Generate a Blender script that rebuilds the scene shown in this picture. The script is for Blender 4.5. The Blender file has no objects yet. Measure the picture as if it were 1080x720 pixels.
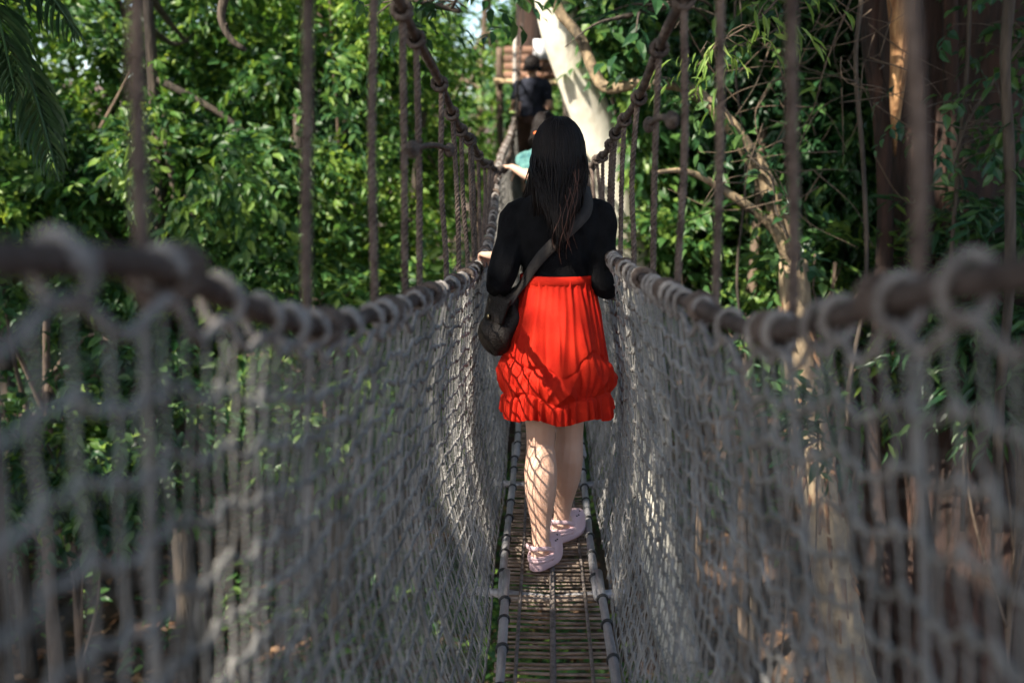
import bpy, math, random
import numpy as np
from mathutils import Vector, Euler, Matrix

RNG = np.random.default_rng(11)
random.seed(5)
scn = bpy.context.scene
COL = scn.collection
PI = math.pi

# ------------------------------------------------------------------ camera
PITCH = math.atan(200 / 1080)
YAW = math.atan(30 / 1080 * math.cos(PITCH))
cam_d = bpy.data.cameras.new('camera')
cam = bpy.data.objects.new('camera', cam_d); COL.objects.link(cam)
cam.location = (0, 0, 0)
cam.rotation_euler = Euler((PI / 2 - PITCH, 0, YAW))
cam_d.sensor_width = 36; cam_d.lens = 36
cam_d.clip_start = 0.05; cam_d.clip_end = 600
cam_d.dof.use_dof = True
cam_d.dof.focus_distance = 3.72
cam_d.dof.aperture_fstop = 1.8
cam_d.dof.aperture_blades = 9
scn.camera = cam
RM = np.array(cam.rotation_euler.to_matrix())


def P(px, py, depth):
    """place in the wood seen at photo pixel (px,py), at 'depth' metres along the bridge"""
    d = RM @ np.array([(px - 540) / 1080, (360 - py) / 1080, -1.0])
    return d * (depth / d[1])


# ------------------------------------------------------------------ sun / sky
SUN_EL, SUN_LEFT = math.radians(45), math.radians(48)
SUN = np.array([-math.sin(SUN_LEFT) * math.cos(SUN_EL), -math.cos(SUN_LEFT) * math.cos(SUN_EL), math.sin(SUN_EL)])
sd = bpy.data.lights.new('sun', 'SUN'); sd.energy = 5.0; sd.angle = math.radians(0.53); sd.color = (1.0, 0.91, 0.77)
so = bpy.data.objects.new('sun', sd); COL.objects.link(so)
so.rotation_euler = Vector(SUN).to_track_quat('Z', 'Y').to_euler()
w = bpy.data.worlds.new('World'); scn.world = w; w.use_nodes = True
nt = w.node_tree; bg = nt.nodes['Background']
sky = nt.nodes.new('ShaderNodeTexSky'); sky.sky_type = 'NISHITA'; sky.sun_disc = False
sky.sun_elevation = SUN_EL; sky.sun_rotation = math.atan2(SUN[0], SUN[1])
sky.dust_density = 2.0
nt.links.new(sky.outputs[0], bg.inputs[0]); bg.inputs[1].default_value = 0.15
scn.view_settings.view_transform = 'Standard'; scn.view_settings.look = 'None'
scn.view_settings.exposure = 1.5; scn.view_settings.gamma = 1
scn.cycles.use_denoising = True
scn.cycles.max_bounces = 7; scn.cycles.diffuse_bounces = 4; scn.cycles.glossy_bounces = 2
scn.cycles.transmission_bounces = 4; scn.cycles.sample_clamp_indirect = 4
scn.cycles.use_adaptive_sampling = True; scn.cycles.adaptive_threshold = 0.015


# ------------------------------------------------------------------ mesh helpers
class MB:
    def __init__(s): s.v = []; s.t = []; s.q = []; s.n = 0

    def add(s, v, q=None, t=None):
        v = np.asarray(v, float).reshape(-1, 3)
        if q is not None and len(q): s.q.append(np.asarray(q, int).reshape(-1, 4) + s.n)
        if t is not None and len(t): s.t.append(np.asarray(t, int).reshape(-1, 3) + s.n)
        s.v.append(v); s.n += len(v)

    def mesh(s, name, smooth=True):
        v = np.concatenate(s.v) if s.v else np.zeros((0, 3))
        q = np.concatenate(s.q) if s.q else np.zeros((0, 4), int)
        t = np.concatenate(s.t) if s.t else np.zeros((0, 3), int)
        me = bpy.data.meshes.new(name)
        me.vertices.add(len(v)); me.vertices.foreach_set('co', v.astype(np.float32).ravel())
        nl = len(q) * 4 + len(t) * 3
        me.loops.add(nl); me.loops.foreach_set('vertex_index', np.concatenate([q.ravel(), t.ravel()]).astype(np.int32))
        me.polygons.add(len(q) + len(t))
        tot = np.concatenate([np.full(len(q), 4), np.full(len(t), 3)]).astype(np.int32)
        st = np.concatenate([[0], np.cumsum(tot)[:-1]]).astype(np.int32) if len(tot) else tot
        me.polygons.foreach_set('loop_start', st)
        me.polygons.foreach_set('use_smooth', np.full(len(tot), smooth))
        me.update(calc_edges=True); me.validate()
        return me

    def build(s, name, mat, parent=None, smooth=True):
        me = s.mesh(name, smooth)
        if mat: me.materials.append(mat)
        return link(name, me, parent)


def link(name, data, parent=None):
    o = bpy.data.objects.new(name, data); COL.objects.link(o)
    if parent is not None:
        o.parent = parent
        o.matrix_parent_inverse = parent.matrix_basis.inverted()
    return o


def tag(o, label=None, cat=None, group=None, kind=None):
    if label: o['label'] = label
    if cat: o['category'] = cat
    if group: o['group'] = group
    if kind: o['kind'] = kind
    return o


def empty(name, loc=(0, 0, 0), **k):
    o = bpy.data.objects.new(name, None); COL.objects.link(o); o.location = loc
    o.empty_display_size = 0.2
    return tag(o, **k)


def spline(keys, ys):
    k = np.asarray(keys, float); x = k[:, 0]; f = k[:, 1:]
    m = np.gradient(f, x, axis=0)
    i = np.clip(np.searchsorted(x, ys) - 1, 0, len(x) - 2)
    h = (x[i + 1] - x[i])[:, None]; t = ((ys - x[i]) / (x[i + 1] - x[i]))[:, None]
    return ((2 * t**3 - 3 * t**2 + 1) * f[i] + (t**3 - 2 * t**2 + t) * h * m[i]
            + (-2 * t**3 + 3 * t**2) * f[i + 1] + (t**3 - t**2) * h * m[i + 1])


def smooth_path(pts, step):
    p = np.asarray(pts, float)
    d = np.concatenate([[0], np.cumsum(np.linalg.norm(np.diff(p, axis=0), axis=1))])
    n = max(3, int(d[-1] / step) + 1)
    s = np.linspace(0, d[-1], n)
    return spline(np.column_stack([d, p]), s), s


def frames(p):
    t = np.gradient(p, axis=0); t /= np.linalg.norm(t, axis=1)[:, None] + 1e-12
    a = np.array([0.31, 0.2, 0.93]) if abs(t[0][2]) < 0.8 else np.array([0.9, 0.3, 0.1])
    u = np.zeros_like(p); x = a - t[0] * a.dot(t[0]); u[0] = x / np.linalg.norm(x)
    for i in range(1, len(p)):
        x = u[i - 1] - t[i] * u[i - 1].dot(t[i]); u[i] = x / (np.linalg.norm(x) + 1e-12)
    return t, u, np.cross(t, u)


def tube(mb, p, r, sides=6, cap=True, sq=1.0, rough=0.0, fr=None):
    p = np.asarray(p, float); n = len(p)
    r = np.broadcast_to(np.asarray(r, float), (n,))
    t, u, b = fr if fr else frames(p)
    a = np.arange(sides) * 2 * PI / sides
    rr = np.repeat(r[:, None], sides, 1)
    if rough:
        ph = RNG.uniform(0, 6.28, 6); s = np.arange(n)[:, None] * 0.35
        rr = rr * (1 + rough * (np.sin(3 * a + ph[0] + s * .3) + .7 * np.sin(5 * a - s * .5 + ph[1]) + .6 * np.sin(2 * a + s + ph[2])
                                + .5 * np.sin(s * 1.7 + ph[3]) + .5 * np.sin(7 * a + s * 1.3 + ph[4])))
    v = p[:, None] + rr[..., None] * (np.cos(a)[None, :, None] * u[:, None] + sq * np.sin(a)[None, :, None] * b[:, None])
    i = np.arange(n - 1)[:, None] * sides; j = np.arange(sides)[None]; k = (j + 1) % sides
    q = np.stack([i + j, i + k, i + sides + k, i + sides + j], -1).reshape(-1, 4)
    vv = v.reshape(-1, 3); tr = []
    if cap:
        vv = np.vstack([vv, p[0], p[-1]]); c0 = n * sides
        for m in range(sides):
            tr.append((c0, (m + 1) % sides, m)); tr.append((c0 + 1, (n - 1) * sides + m, (n - 1) * sides + (m + 1) % sides))
    mb.add(vv, q, tr)


def rope(mb, pts, D, pitch=None, sides=5, res=8):
    """three strand laid rope"""
    pitch = pitch or D * 2.6
    p, s = smooth_path(pts, pitch / res)
    t, u, b = frames(p)
    for k in range(3):
        th = 2 * PI * (s / pitch + k / 3)
        c = p + (0.25 * D) * (np.cos(th)[:, None] * u + np.sin(th)[:, None] * b)
        tube(mb, c, D * 0.255, sides)


def ball(mb, c, r, ax=(1, 1, 1), seg=10, ring=7, R=None):
    th = np.linspace(0, PI, ring + 1); ph = np.arange(seg) * 2 * PI / seg
    v = np.stack([np.sin(th)[:, None] * np.cos(ph), np.sin(th)[:, None] * np.sin(ph), np.repeat(np.cos(th)[:, None], seg, 1)], -1)
    v = v.reshape(-1, 3) * np.asarray(ax) * r
    if R is not None: v = v @ np.asarray(R).T
    i = np.arange(ring)[:, None] * seg; j = np.arange(seg)[None]; k = (j + 1) % seg
    mb.add(v + np.asarray(c), np.stack([i + j, i + seg + j, i + seg + k, i + k], -1).reshape(-1, 4))


def box(mb, c, s, R=None):
    v = np.array([[x, y, z] for x in (-.5, .5) for y in (-.5, .5) for z in (-.5, .5)]) * np.asarray(s)
    if R is not None: v = v @ np.asarray(R).T
    mb.add(v + np.asarray(c), [(0, 1, 3, 2), (4, 6, 7, 5), (0, 4, 5, 1), (2, 3, 7, 6), (0, 2, 6, 4), (1, 5, 7, 3)])


def loft(mb, rings, cap=True):
    """rings: (n,m,3)"""
    rings = np.asarray(rings); n, m = rings.shape[:2]
    i = np.arange(n - 1)[:, None] * m; j = np.arange(m)[None]; k = (j + 1) % m
    q = np.stack([i + j, i + k, i + m + k, i + m + j], -1).reshape(-1, 4)
    v = rings.reshape(-1, 3); tr = []
    if cap:
        v = np.vstack([v, rings[0].mean(0), rings[-1].mean(0)]); c0 = n * m
        for a in range(m):
            tr.append((c0, (a + 1) % m, a)); tr.append((c0 + 1, (n - 1) * m + a, (n - 1) * m + (a + 1) % m))
    mb.add(v, q, tr)


def ell_ring(c, rx, ry, m=28):
    a = np.arange(m) * 2 * PI / m
    return np.column_stack([c[0] + rx * np.cos(a), c[1] + ry * np.sin(a), np.full(m, c[2])])


def remesh(mb, voxel, iters=4):
    me = mb.mesh('tmp'); o = bpy.data.objects.new('tmp', me); COL.objects.link(o)
    m = o.modifiers.new('r', 'REMESH'); m.mode = 'VOXEL'; m.voxel_size = voxel; m.use_smooth_shade = True
    s = o.modifiers.new('s', 'SMOOTH'); s.factor = 0.5; s.iterations = iters
    dg = bpy.context.evaluated_depsgraph_get(); dg.update()
    out = bpy.data.meshes.new_from_object(o.evaluated_get(dg))
    bpy.data.objects.remove(o); bpy.data.meshes.remove(me)
    return out


# ------------------------------------------------------------------ materials
def mat(name, c1, c2=None, rough=0.7, scale=8.0, bump=0.0, bscale=None, stretch=(1, 1, 1), metal=0.0, spec=0.5,
        detail=5, c3=None, lo=0.35, hi=0.65, sheen=0.0):
    m = bpy.data.materials.new(name); m.use_nodes = True
    n = m.node_tree.nodes; L = m.node_tree.links; b = n['Principled BSDF']
    b.inputs['Roughness'].default_value = rough; b.inputs['Metallic'].default_value = metal
    b.inputs['Specular IOR Level'].default_value = spec
    if sheen: b.inputs['Sheen Weight'].default_value = sheen
    b.inputs['Base Color'].default_value = (*c1, 1)
    tc = n.new('ShaderNodeTexCoord'); mp = n.new('ShaderNodeMapping'); mp.inputs['Scale'].default_value = stretch
    L.new(tc.outputs['Object'], mp.inputs[0])
    if c2:
        no = n.new('ShaderNodeTexNoise'); no.inputs['Scale'].default_value = scale; no.inputs['Detail'].default_value = detail
        no.inputs['Roughness'].default_value = 0.65
        L.new(mp.outputs[0], no.inputs[0])
        r = n.new('ShaderNodeValToRGB'); e = r.color_ramp.elements
        e[0].position = lo; e[0].color = (*c1, 1); e[1].position = hi; e[1].color = (*c2, 1)
        if c3:
            x = e.new(min(hi + 0.12, 0.95)); x.color = (*c3, 1)
        L.new(no.outputs[0], r.inputs[0]); L.new(r.outputs[0], b.inputs['Base Color'])
    if bump:
        nb = n.new('ShaderNodeTexNoise'); nb.inputs['Scale'].default_value = bscale or scale * 2; nb.inputs['Detail'].default_value = 6
        L.new(mp.outputs[0], nb.inputs[0])
        bm = n.new('ShaderNodeBump'); bm.inputs['Strength'].default_value = bump; bm.inputs['Distance'].default_value = 0.02
        L.new(nb.outputs[0], bm.inputs['Height']); L.new(bm.outputs[0], b.inputs['Normal'])
    return m


def leaf_mat(name, dark, mid, light, trans=0.35, rough=0.42, old=None):
    m = bpy.data.materials.new(name); m.use_nodes = True
    n = m.node_tree.nodes; L = m.node_tree.links; b = n['Principled BSDF']; out = n['Material Output']
    g = n.new('ShaderNodeNewGeometry'); r = n.new('ShaderNodeValToRGB'); e = r.color_ramp.elements
    e[0].position = 0.1; e[0].color = (*dark, 1); e[1].position = 0.95; e[1].color = (*light, 1)
    x = e.new(0.55); x.color = (*mid, 1)
    if old:
        x = e.new(0.985); x.color = (*old, 1)
    tc = n.new('ShaderNodeTexCoord'); no = n.new('ShaderNodeTexNoise'); no.inputs['Scale'].default_value = 0.9; no.inputs['Detail'].default_value = 2
    L.new(tc.outputs['Object'], no.inputs[0])
    mx = n.new('ShaderNodeMath'); mx.operation = 'MULTIPLY_ADD'; mx.inputs[1].default_value = 0.62
    ad = n.new('ShaderNodeMath'); ad.operation = 'MULTIPLY'; ad.inputs[1].default_value = 0.42
    L.new(no.outputs[0], ad.inputs[0]); L.new(g.outputs['Random Per Island'], mx.inputs[0]); L.new(ad.outputs[0], mx.inputs[2])
    L.new(mx.outputs[0], r.inputs[0])
    b.inputs['Roughness'].default_value = rough; b.inputs['Specular IOR Level'].default_value = 0.38
    L.new(r.outputs[0], b.inputs['Base Color'])
    tr = n.new('ShaderNodeBsdfTranslucent'); hs = n.new('ShaderNodeHueSaturation'); hs.inputs['Hue'].default_value = 0.487
    hs.inputs['Saturation'].default_value = 1.1; hs.inputs['Value'].default_value = 1.5
    L.new(r.outputs[0], hs.inputs['Color']); L.new(hs.outputs[0], tr.inputs[0])
    ms = n.new('ShaderNodeMixShader'); ms.inputs[0].default_value = trans
    L.new(b.outputs[0], ms.inputs[1]); L.new(tr.outputs[0], ms.inputs[2]); L.new(ms.outputs[0], out.inputs[0])
    return m


M = {}
M['rope'] = mat('hanger_rope', (.06, .043, .036), (.16, .122, .10), .9, 30, .5, 160, spec=.2)
M['rail'] = mat('hand_rope', (.038, .027, .023), (.10, .077, .067), .85, 22, .5, 150, spec=.25)
M['cable'] = mat('main_rope', (.045, .036, .032), (.12, .095, .08), .9, 22, .5, 120, spec=.2)
M['sunlit_rope'] = mat('sunlit_rope', (.30, .26, .22), (.62, .58, .54), .9, 14, .4, 60, spec=.2)  # paled so the colour itself reads as rope in sun
M['lash'] = mat('lashing_cord', (.13, .118, .11), (.32, .295, .275), .9, 25, .4, 140, spec=.2)
M['net'] = mat('net_cord', (.12, .117, .110), (.29, .28, .265), .92, 6, .3, 160, spec=.15, c3=(.13, .155, .085))
M['pole'] = mat('weathered_pole', (.17, .165, .17), (.36, .35, .36), .33, 7, .25, 60, stretch=(3, .5, 3), spec=.5)
M['tie'] = mat('black_tie', (.012, .012, .013), (.03, .03, .03), .5, 30)
M['slat'] = mat('deck_slat', (.10, .074, .058), (.36, .28, .22), .55, 14, .4, 60, stretch=(1, 6, 1), spec=.35)
M['strip'] = mat('deck_strap', (.10, .085, .075), (.24, .20, .18), .85, 40, .4, 120)
M['bark_pale'] = mat('pale_bark', (.66, .60, .48), (.80, .77, .68), .85, 5, .4, 14, stretch=(1, 1, .5), c3=(.55, .50, .38))
M['bark_tan'] = mat('tan_bark', (.035, .028, .018), (.30, .22, .13), .85, 7, 1.0, 24, stretch=(1, 1, .6), c3=(.13, .065, .035), detail=9, lo=.38, hi=.6)
M['bark_peel'] = mat('peeled_tan_bark', (.12, .08, .048), (.44, .34, .215), .8, 3.5, .8, 18, stretch=(1, 1, .5), c3=(.30, .15, .08), detail=8, lo=.36, hi=.56)
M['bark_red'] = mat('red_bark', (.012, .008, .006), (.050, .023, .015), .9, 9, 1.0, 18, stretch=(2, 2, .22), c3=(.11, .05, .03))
M['bark_sunlit'] = mat('sunlit_orange_bark', (.20, .085, .035), (.58, .33, .15), .85, 9, 1.0, 22, stretch=(2, 2, .3), c3=(.70, .48, .25))  # brighter orange stands in for sun on the red bark
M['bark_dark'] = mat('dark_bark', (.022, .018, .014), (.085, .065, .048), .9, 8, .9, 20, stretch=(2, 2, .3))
M['bark_brown'] = mat('brown_bark', (.06, .042, .03), (.17, .12, .085), .9, 7, .9, 18, stretch=(2, 2, .3))
M['twig'] = mat('dry_twig', (.04, .03, .02), (.12, .08, .05), .85, 12)
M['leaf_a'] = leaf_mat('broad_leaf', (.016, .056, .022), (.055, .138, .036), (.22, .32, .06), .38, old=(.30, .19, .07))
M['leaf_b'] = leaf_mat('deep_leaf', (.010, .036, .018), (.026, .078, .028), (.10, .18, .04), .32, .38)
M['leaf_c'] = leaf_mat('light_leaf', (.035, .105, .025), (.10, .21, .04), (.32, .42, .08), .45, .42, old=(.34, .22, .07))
M['leaf_d'] = leaf_mat('shade_canopy_leaf', (.02, .06, .016), (.04, .10, .02), (.08, .15, .03), .22, .45)
M['palm'] = leaf_mat('palm_leaf', (.02, .05, .022), (.04, .085, .03), (.09, .14, .05), .22, .35)
M['bamboo'] = leaf_mat('bamboo_leaf', (.10, .19, .04), (.17, .27, .06), (.26, .34, .09), .42, .4)
M['litter'] = leaf_mat('dead_leaf', (.07, .035, .018), (.17, .085, .04), (.30, .19, .10), .1, .7)
M['ground'] = mat('forest_soil', (.035, .024, .016), (.13, .075, .045), .95, 1.3, .8, 9, c3=(.06, .075, .025), detail=10)
M['skin'] = mat('skin', (.50, .30, .215), (.56, .36, .27), .5, 6, .05, 220, spec=.4)
M['skin'].node_tree.nodes['Principled BSDF'].inputs['Subsurface Weight'].default_value = 0.12
M['skin'].node_tree.nodes['Principled BSDF'].inputs['Subsurface Radius'].default_value = (.012, .005, .003)
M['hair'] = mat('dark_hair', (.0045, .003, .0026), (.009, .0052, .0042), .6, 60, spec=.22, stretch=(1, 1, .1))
M['hair_lit'] = mat('sunlit_hair', (.035, .012, .007), (.07, .022, .011), .5, 60, spec=.3)  # lighter copy of the hair colour, painted as its sunlit bits
M['knit'] = mat('black_knit', (.0045, .0045, .005), (.009, .009, .010), .95, 20, .35, 260, spec=.1)
M['skirt'] = mat('red_cloth', (.40, .010, .0045), (.50, .022, .008), 0.75, 9, .25, 420, spec=.12, sheen=.0)
M['leather'] = mat('brown_leather', (.007, .005, .004), (.016, .011, .009), .55, 18, .35, 120, spec=.25)
M['strapm'] = mat('bag_strap_weave', (.012, .009, .008), (.025, .019, .016), .8, 30, .3, 200)
M['clog'] = mat('pale_pink_foam', (.60, .40, .42), (.66, .46, .48), .5, 10, .06, 80, spec=.4)
M['teal'] = mat('teal_cotton', (.02, .09, .10), (.10, .24, .22), .9, 14, .2, 80)
M['navy'] = mat('navy_cotton', (.006, .008, .019), (.010, .014, .028), .9, 14, .2, 80)
M['shorts'] = mat('brown_shorts', (.06, .03, .022), (.09, .045, .03), .9, 14)
M['denim'] = mat('dark_denim', (.015, .02, .04), (.03, .04, .07), .9, 14)
M['orange'] = mat('orange_cloth', (.75, .15, .04), (.8, .2, .06), .8, 14)
M['dark_shoe'] = mat('dark_shoe', (.02, .02, .022), (.04, .04, .04), .6, 14)
M['eye'] = mat('eye', (.015, .01, .008), rough=.2)
M['lip'] = mat('lip', (.40, .14, .12), rough=.5)
M['board'] = mat('platform_board', (.10, .055, .038), (.24, .13, .085), .85, 6, .4, 30, stretch=(.5, 3, 3))
M['beam'] = mat('pale_beam', (.30, .22, .13), (.45, .34, .2), .85, 6, .4, 30)
M['sign'] = mat('white_sign', (.72, .74, .80), (.80, .81, .85), .5, 4)
M['brass'] = mat('buckle', (.35, .28, .16), rough=.35, metal=1)

# ------------------------------------------------------------------ sun beams through the canopy
BEAMS = []   # (point, radius): chosen sunlit spots; leaves on their sun rays are left out


def beam(px, py, d, r): BEAMS.append((P(px, py, d), r))


# bridge and people
for x, y, r in ((584, 318, .035), (580, 345, .05), (606, 345, .035), (562, 402, .045), (596, 392, .045), (600, 428, .035), (566, 428, .03)):
    beam(x, y, 3.62, r)
beam(566, 480, 3.66, .05); beam(570, 530, 3.66, .05); beam(573, 590, 3.64, .06); beam(600, 560, 3.9, .05)
beam(588, 628, 3.45, .09)
for f in np.linspace(.02, .95, 9):
    bl = .07 * math.sin(PI * f)
    for (rail, pole, sgn, r) in (((-.262, 3.72, -.47), (-.175, 3.72, -1.55), -1, .038), ((.262, 3.30, -.43), (.26, 3.30, -1.55), 1, .036), ((-.345, 1.10, -.20), (-.185, 1.10, -1.49), -1, .055)):
        q_ = np.array(rail) * (1 - f) + np.array(pole) * f; q_[0] += sgn * bl; q_ = q_ + 0; BEAMS.append((q_, r))
beam(512, 271, 4.0, .07)
beam(480, 140, 3.3, .05); beam(490, 230, 3.3, .05); beam(600, 214, 3.65, .025); beam(606, 252, 3.65, .02)
beam(137, 85, .85, .06); beam(133, 20, .85, .06)
beam(535, 172, 7.1, .1); pass
for y in (60, 90, 120, 150): beam(541, y, 12.5, .12); beam(593, y, 12.5, .12)
beam(573, 56, 13.5, .3)
# trunks
for t in np.linspace(0, 1, 14): beam(580 + 75 * t, -10 + 280 * t, 9.0, .35)
for x, y, r in ((612, 55, .22), (630, 88, .2), (680, 89, .12), (850, 400, .26), (858, 450, .28), (862, 490, .22), (880, 600, .1)):
    beam(x, y, 6.6, r)
beam(942, 45, 6.7, .17); beam(946, 80, 6.7, .13)
# foliage
for x, y, d, r in ((40, 30, 8, .9), (100, 60, 8, .6), (20, 90, 8, .6), (225, 40, 8.5, .7), (280, 70, 8.5, .6), (200, 110, 8.5, .4), (540, 20, 19.5, 2.4), (515, 90, 19.5, 2.0), (490, 20, 14, .8), (470, 90, 12.5, .5), (150, 20, 8.5, .5), (330, 20, 9.5, .5), (60, 110, 8.2, .4), (10, 60, 8, .5), (70, 20, 8, .4), (215, 10, 8.5, .5), (250, 60, 8.5, .5), (280, 100, 8.5, .45), (265, 20, 8.5, .4), (190, 60, 8.5, .3),
                   (330, 60, 9, .4), (345, 130, 9.5, .35), (330, 250, 9, .4), (345, 290, 9, .35), (400, 180, 10, .45), (300, 190, 9, .3), (160, 150, 8.5, .35), (60, 150, 8, .3),
                   (250, 250, 8.5, .3), (130, 60, 8, .35), (420, 60, 10, .5), (450, 210, 9.5, .4), (415, 250, 9, .35), (40, 200, 8, .25), (390, 60, 10, .5),
                   (520, 20, 20, 2.2), (545, 60, 20, 2.2), (520, 100, 18, 1.6), (560, 10, 22, 2.5), (600, 60, 20, 1.5), (500, 60, 16, 1.0),
                   (690, 250, 9, .35), (720, 270, 9, .4), (770, 290, 8.5, .4), (660, 200, 9, .3), (730, 190, 9, .25), (790, 250, 8.5, .2), (750, 55, 5.0, .28), (735, 75, 5.0, .2),
                   (860, 240, 7.4, .2), (885, 290, 7.4, .22), (840, 100, 8, .2), (720, 25, 8, .2), (1035, 95, 8, .18), (790, 320, 8.5, .3), (640, 30, 9, .25), (760, 30, 8, .15),
                   (75, 480, 7.5, .28), (160, 500, 8, .2), (110, 350, 8, .35), (90, 330, 8, .3), (140, 540, 8.5, .3), (130, 400, 8, .25), (160, 600, 9, .25), (330, 480, 8, .3),
                   (850, 590, 10, .6), (850, 660, 9.8, .6), (1010, 520, 8.5, .3), (1000, 650, 9.5, .35), (790, 560, 9.5, .45), (940, 620, 9, .25), (770, 620, 10, .3), (830, 540, 10, .5), (940, 440, 7.5, .2),
                   (300, 660, 10, .35), (400, 420, 8, .25), (720, 420, 8, .35), (760, 470, 8, .3), (700, 360, 8.5, .25)):
    beam(x, y, d, r)
for k in range(125):
    x, y = RNG.uniform(-10, 500), RNG.uniform(-40, 300)
    beam(x, y, RNG.uniform(8, 10.5), RNG.uniform(.2, .5))
for k in range(45): beam(RNG.uniform(-10, 470), RNG.uniform(-40, 150), RNG.uniform(8, 10), RNG.uniform(.3, .6))
for k in range(22): beam(RNG.uniform(0, 460), RNG.uniform(330, 620), RNG.uniform(7.5, 10), RNG.uniform(.12, .28))
for k in range(12): beam(RNG.uniform(650, 880), RNG.uniform(180, 640), RNG.uniform(8, 10), RNG.uniform(.12, .28))
BP = np.array([b[0] for b in BEAMS]); BR = np.array([b[1] for b in BEAMS])


def carve(pos, smin=1.5, pad=0.0):
    keep = np.ones(len(pos), bool)
    for p, r in zip(BP, BR):
        d = pos - p; s = d @ SUN
        perp = np.linalg.norm(d - s[:, None] * SUN, axis=1)
        keep &= ~((s > smin) & (perp < r + pad))
    return keep


# ------------------------------------------------------------------ leaves
def unit(v): return v / (np.linalg.norm(v, axis=-1, keepdims=True) + 1e-9)


def leaf_geo(mb, pos, ax, nr, size, wr=0.45, hi=True):
    n = len(pos)
    if n == 0: return
    ax = unit(ax); b = unit(np.cross(ax, nr)); nn = np.cross(b, ax)
    size = np.broadcast_to(size, (n,))
    w = wr / 2
    if hi:
        T = np.array([(0, 0, 0), (-w * .95, .30, .05), (0, .32, 0), (w * .95, .30, .05), (-w * .72, .66, .02), (0, .67, -.05), (w * .72, .66, .02), (0, 1, -.17)])
        F = [(0, 2, 1), (0, 3, 2), (1, 2, 5), (1, 5, 4), (2, 3, 6), (2, 6, 5), (4, 5, 7), (5, 6, 7)]
    else:
        T = np.array([(0, 0, 0), (-w, .42, .05), (w, .42, .05), (0, 1, -.1)]); F = [(0, 3, 1), (0, 2, 3)]
    v = pos[:, None] + size[:, None, None] * (T[None, :, 0:1] * b[:, None] + T[None, :, 1:2] * ax[:, None] + T[None, :, 2:3] * nn[:, None])
    f = (np.arange(n)[:, None, None] * len(T) + np.array(F)[None]).reshape(-1, 3)
    mb.add(v.reshape(-1, 3), None, f)


def twigs(mb, base, dirs, L, nl, size, wr=.45, hi=True, droop=.35, stem=None, smin=1.5, clear=True, fine=0.0):
    """leafy shoots: nl leaves set alternately along each shoot"""
    if clear:
        k = carve(base, smin); base, dirs = base[k], dirs[k]
        if np.ndim(L): L = L[k]
    n = len(base)
    if n == 0: return
    dirs = unit(dirs); side = unit(np.cross(dirs, np.array([0, 0, 1.0]) + RNG.normal(0, .25, (n, 3))))
    up = np.cross(side, dirs)
    L = np.broadcast_to(L, (n,))
    for j in range(nl):
        f = (j + .6) / nl
        p = base + dirs * (L * f)[:, None] - np.array([0, 0, 1.0]) * (droop * .5 * L * f * f)[:, None]
        sg = 1 if j % 2 else -1
        a = dirs * (.45 + .5 * f) + side * sg * RNG.uniform(.5, 1.0, (n, 1)) + RNG.normal(0, .22, (n, 3)); a[:, 2] -= droop * RNG.uniform(.5, 1.6, n)
        nm = up + RNG.normal(0, .38, (n, 3))
        sz = size * RNG.uniform(.45, 1.35, n)
        if fine:
            kk = carve(p + unit(a) * (sz * .5)[:, None], smin, fine); leaf_geo(mb, p[kk], a[kk], nm[kk], sz[kk], wr, hi)
        else: leaf_geo(mb, p, a, nm, sz, wr, hi)


def clumps_in(c, r, K, shell=.45):
    u = unit(RNG.normal(0, 1, (K, 3))); q = RNG.uniform(shell, 1, (K, 1)) ** .6
    return np.asarray(c) + u * q * np.asarray(r), u


def crown_mb(c, r, K, per, size, hi=True, wr=.45, cl=.45, nl=8, twL=.35, shell=.4, clear=True, mb=None, droop=.35, smin=1.5):
    mb = mb or MB()
    cc, u = clumps_in(c, r, K, shell)
    cr = cl * RNG.uniform(.6, 1.3, K)
    idx = np.repeat(np.arange(K), per)
    d = unit(RNG.normal(0, 1, (len(idx), 3)) + u[idx] * .5 + np.array([0, 0, .15]))
    base = cc[idx] + d * cr[idx][:, None] * RNG.uniform(.2, 1, (len(idx), 1)) * np.array([1, 1, .7])
    dd = unit(d + RNG.normal(0, .4, d.shape) + np.array([0, 0, -.1]))
    twigs(mb, base, dd, twL * RNG.uniform(.6, 1.2, len(base)), nl, size, wr, hi, droop, clear=False, smin=smin, fine=.05)
    return mb, cc


def trunk_mb(path, r0, r1, sides=14, rough=.05, step=.12, flare=0.0, mb=None):
    mb = mb or MB()
    p, s = smooth_path(path, step); t = s / s[-1]
    r = r0 + (r1 - r0) * t + flare * np.exp(-t * 14)
    tube(mb, p, r, sides, rough=rough)
    return mb


def ground_z(x, y):
    x = np.asarray(x, float); y = np.asarray(y, float)
    z = -5.0 + .02 * (y - 10) + .35 * np.sin(x * .35 + 1) * np.cos(y * .28) + .12 * np.sin(x * 1.3 + y) + .08 * np.sin(2.1 * x - 1.7 * y)
    z = z + .22 * np.maximum(0, -x - 4) + .16 * np.maximum(0, x - 2.2) + .06 * np.maximum(0, y - 12)
    return np.minimum(z, 3 + .02 * y)


def limbs(mb, path, targets, r=.05, lo=.35):
    p, s = smooth_path(path, .1)
    for t in targets:
        k = int(len(p) * random.uniform(lo, .98)); a = p[k]; m = (a + t) / 2 + RNG.normal(0, .12, 3) + np.array([0, 0, .12])
        q, _ = smooth_path([a, m, t], .12)
        tube(mb, q, np.linspace(r * random.uniform(.7, 1.1), .008, len(q)), 6)


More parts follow.
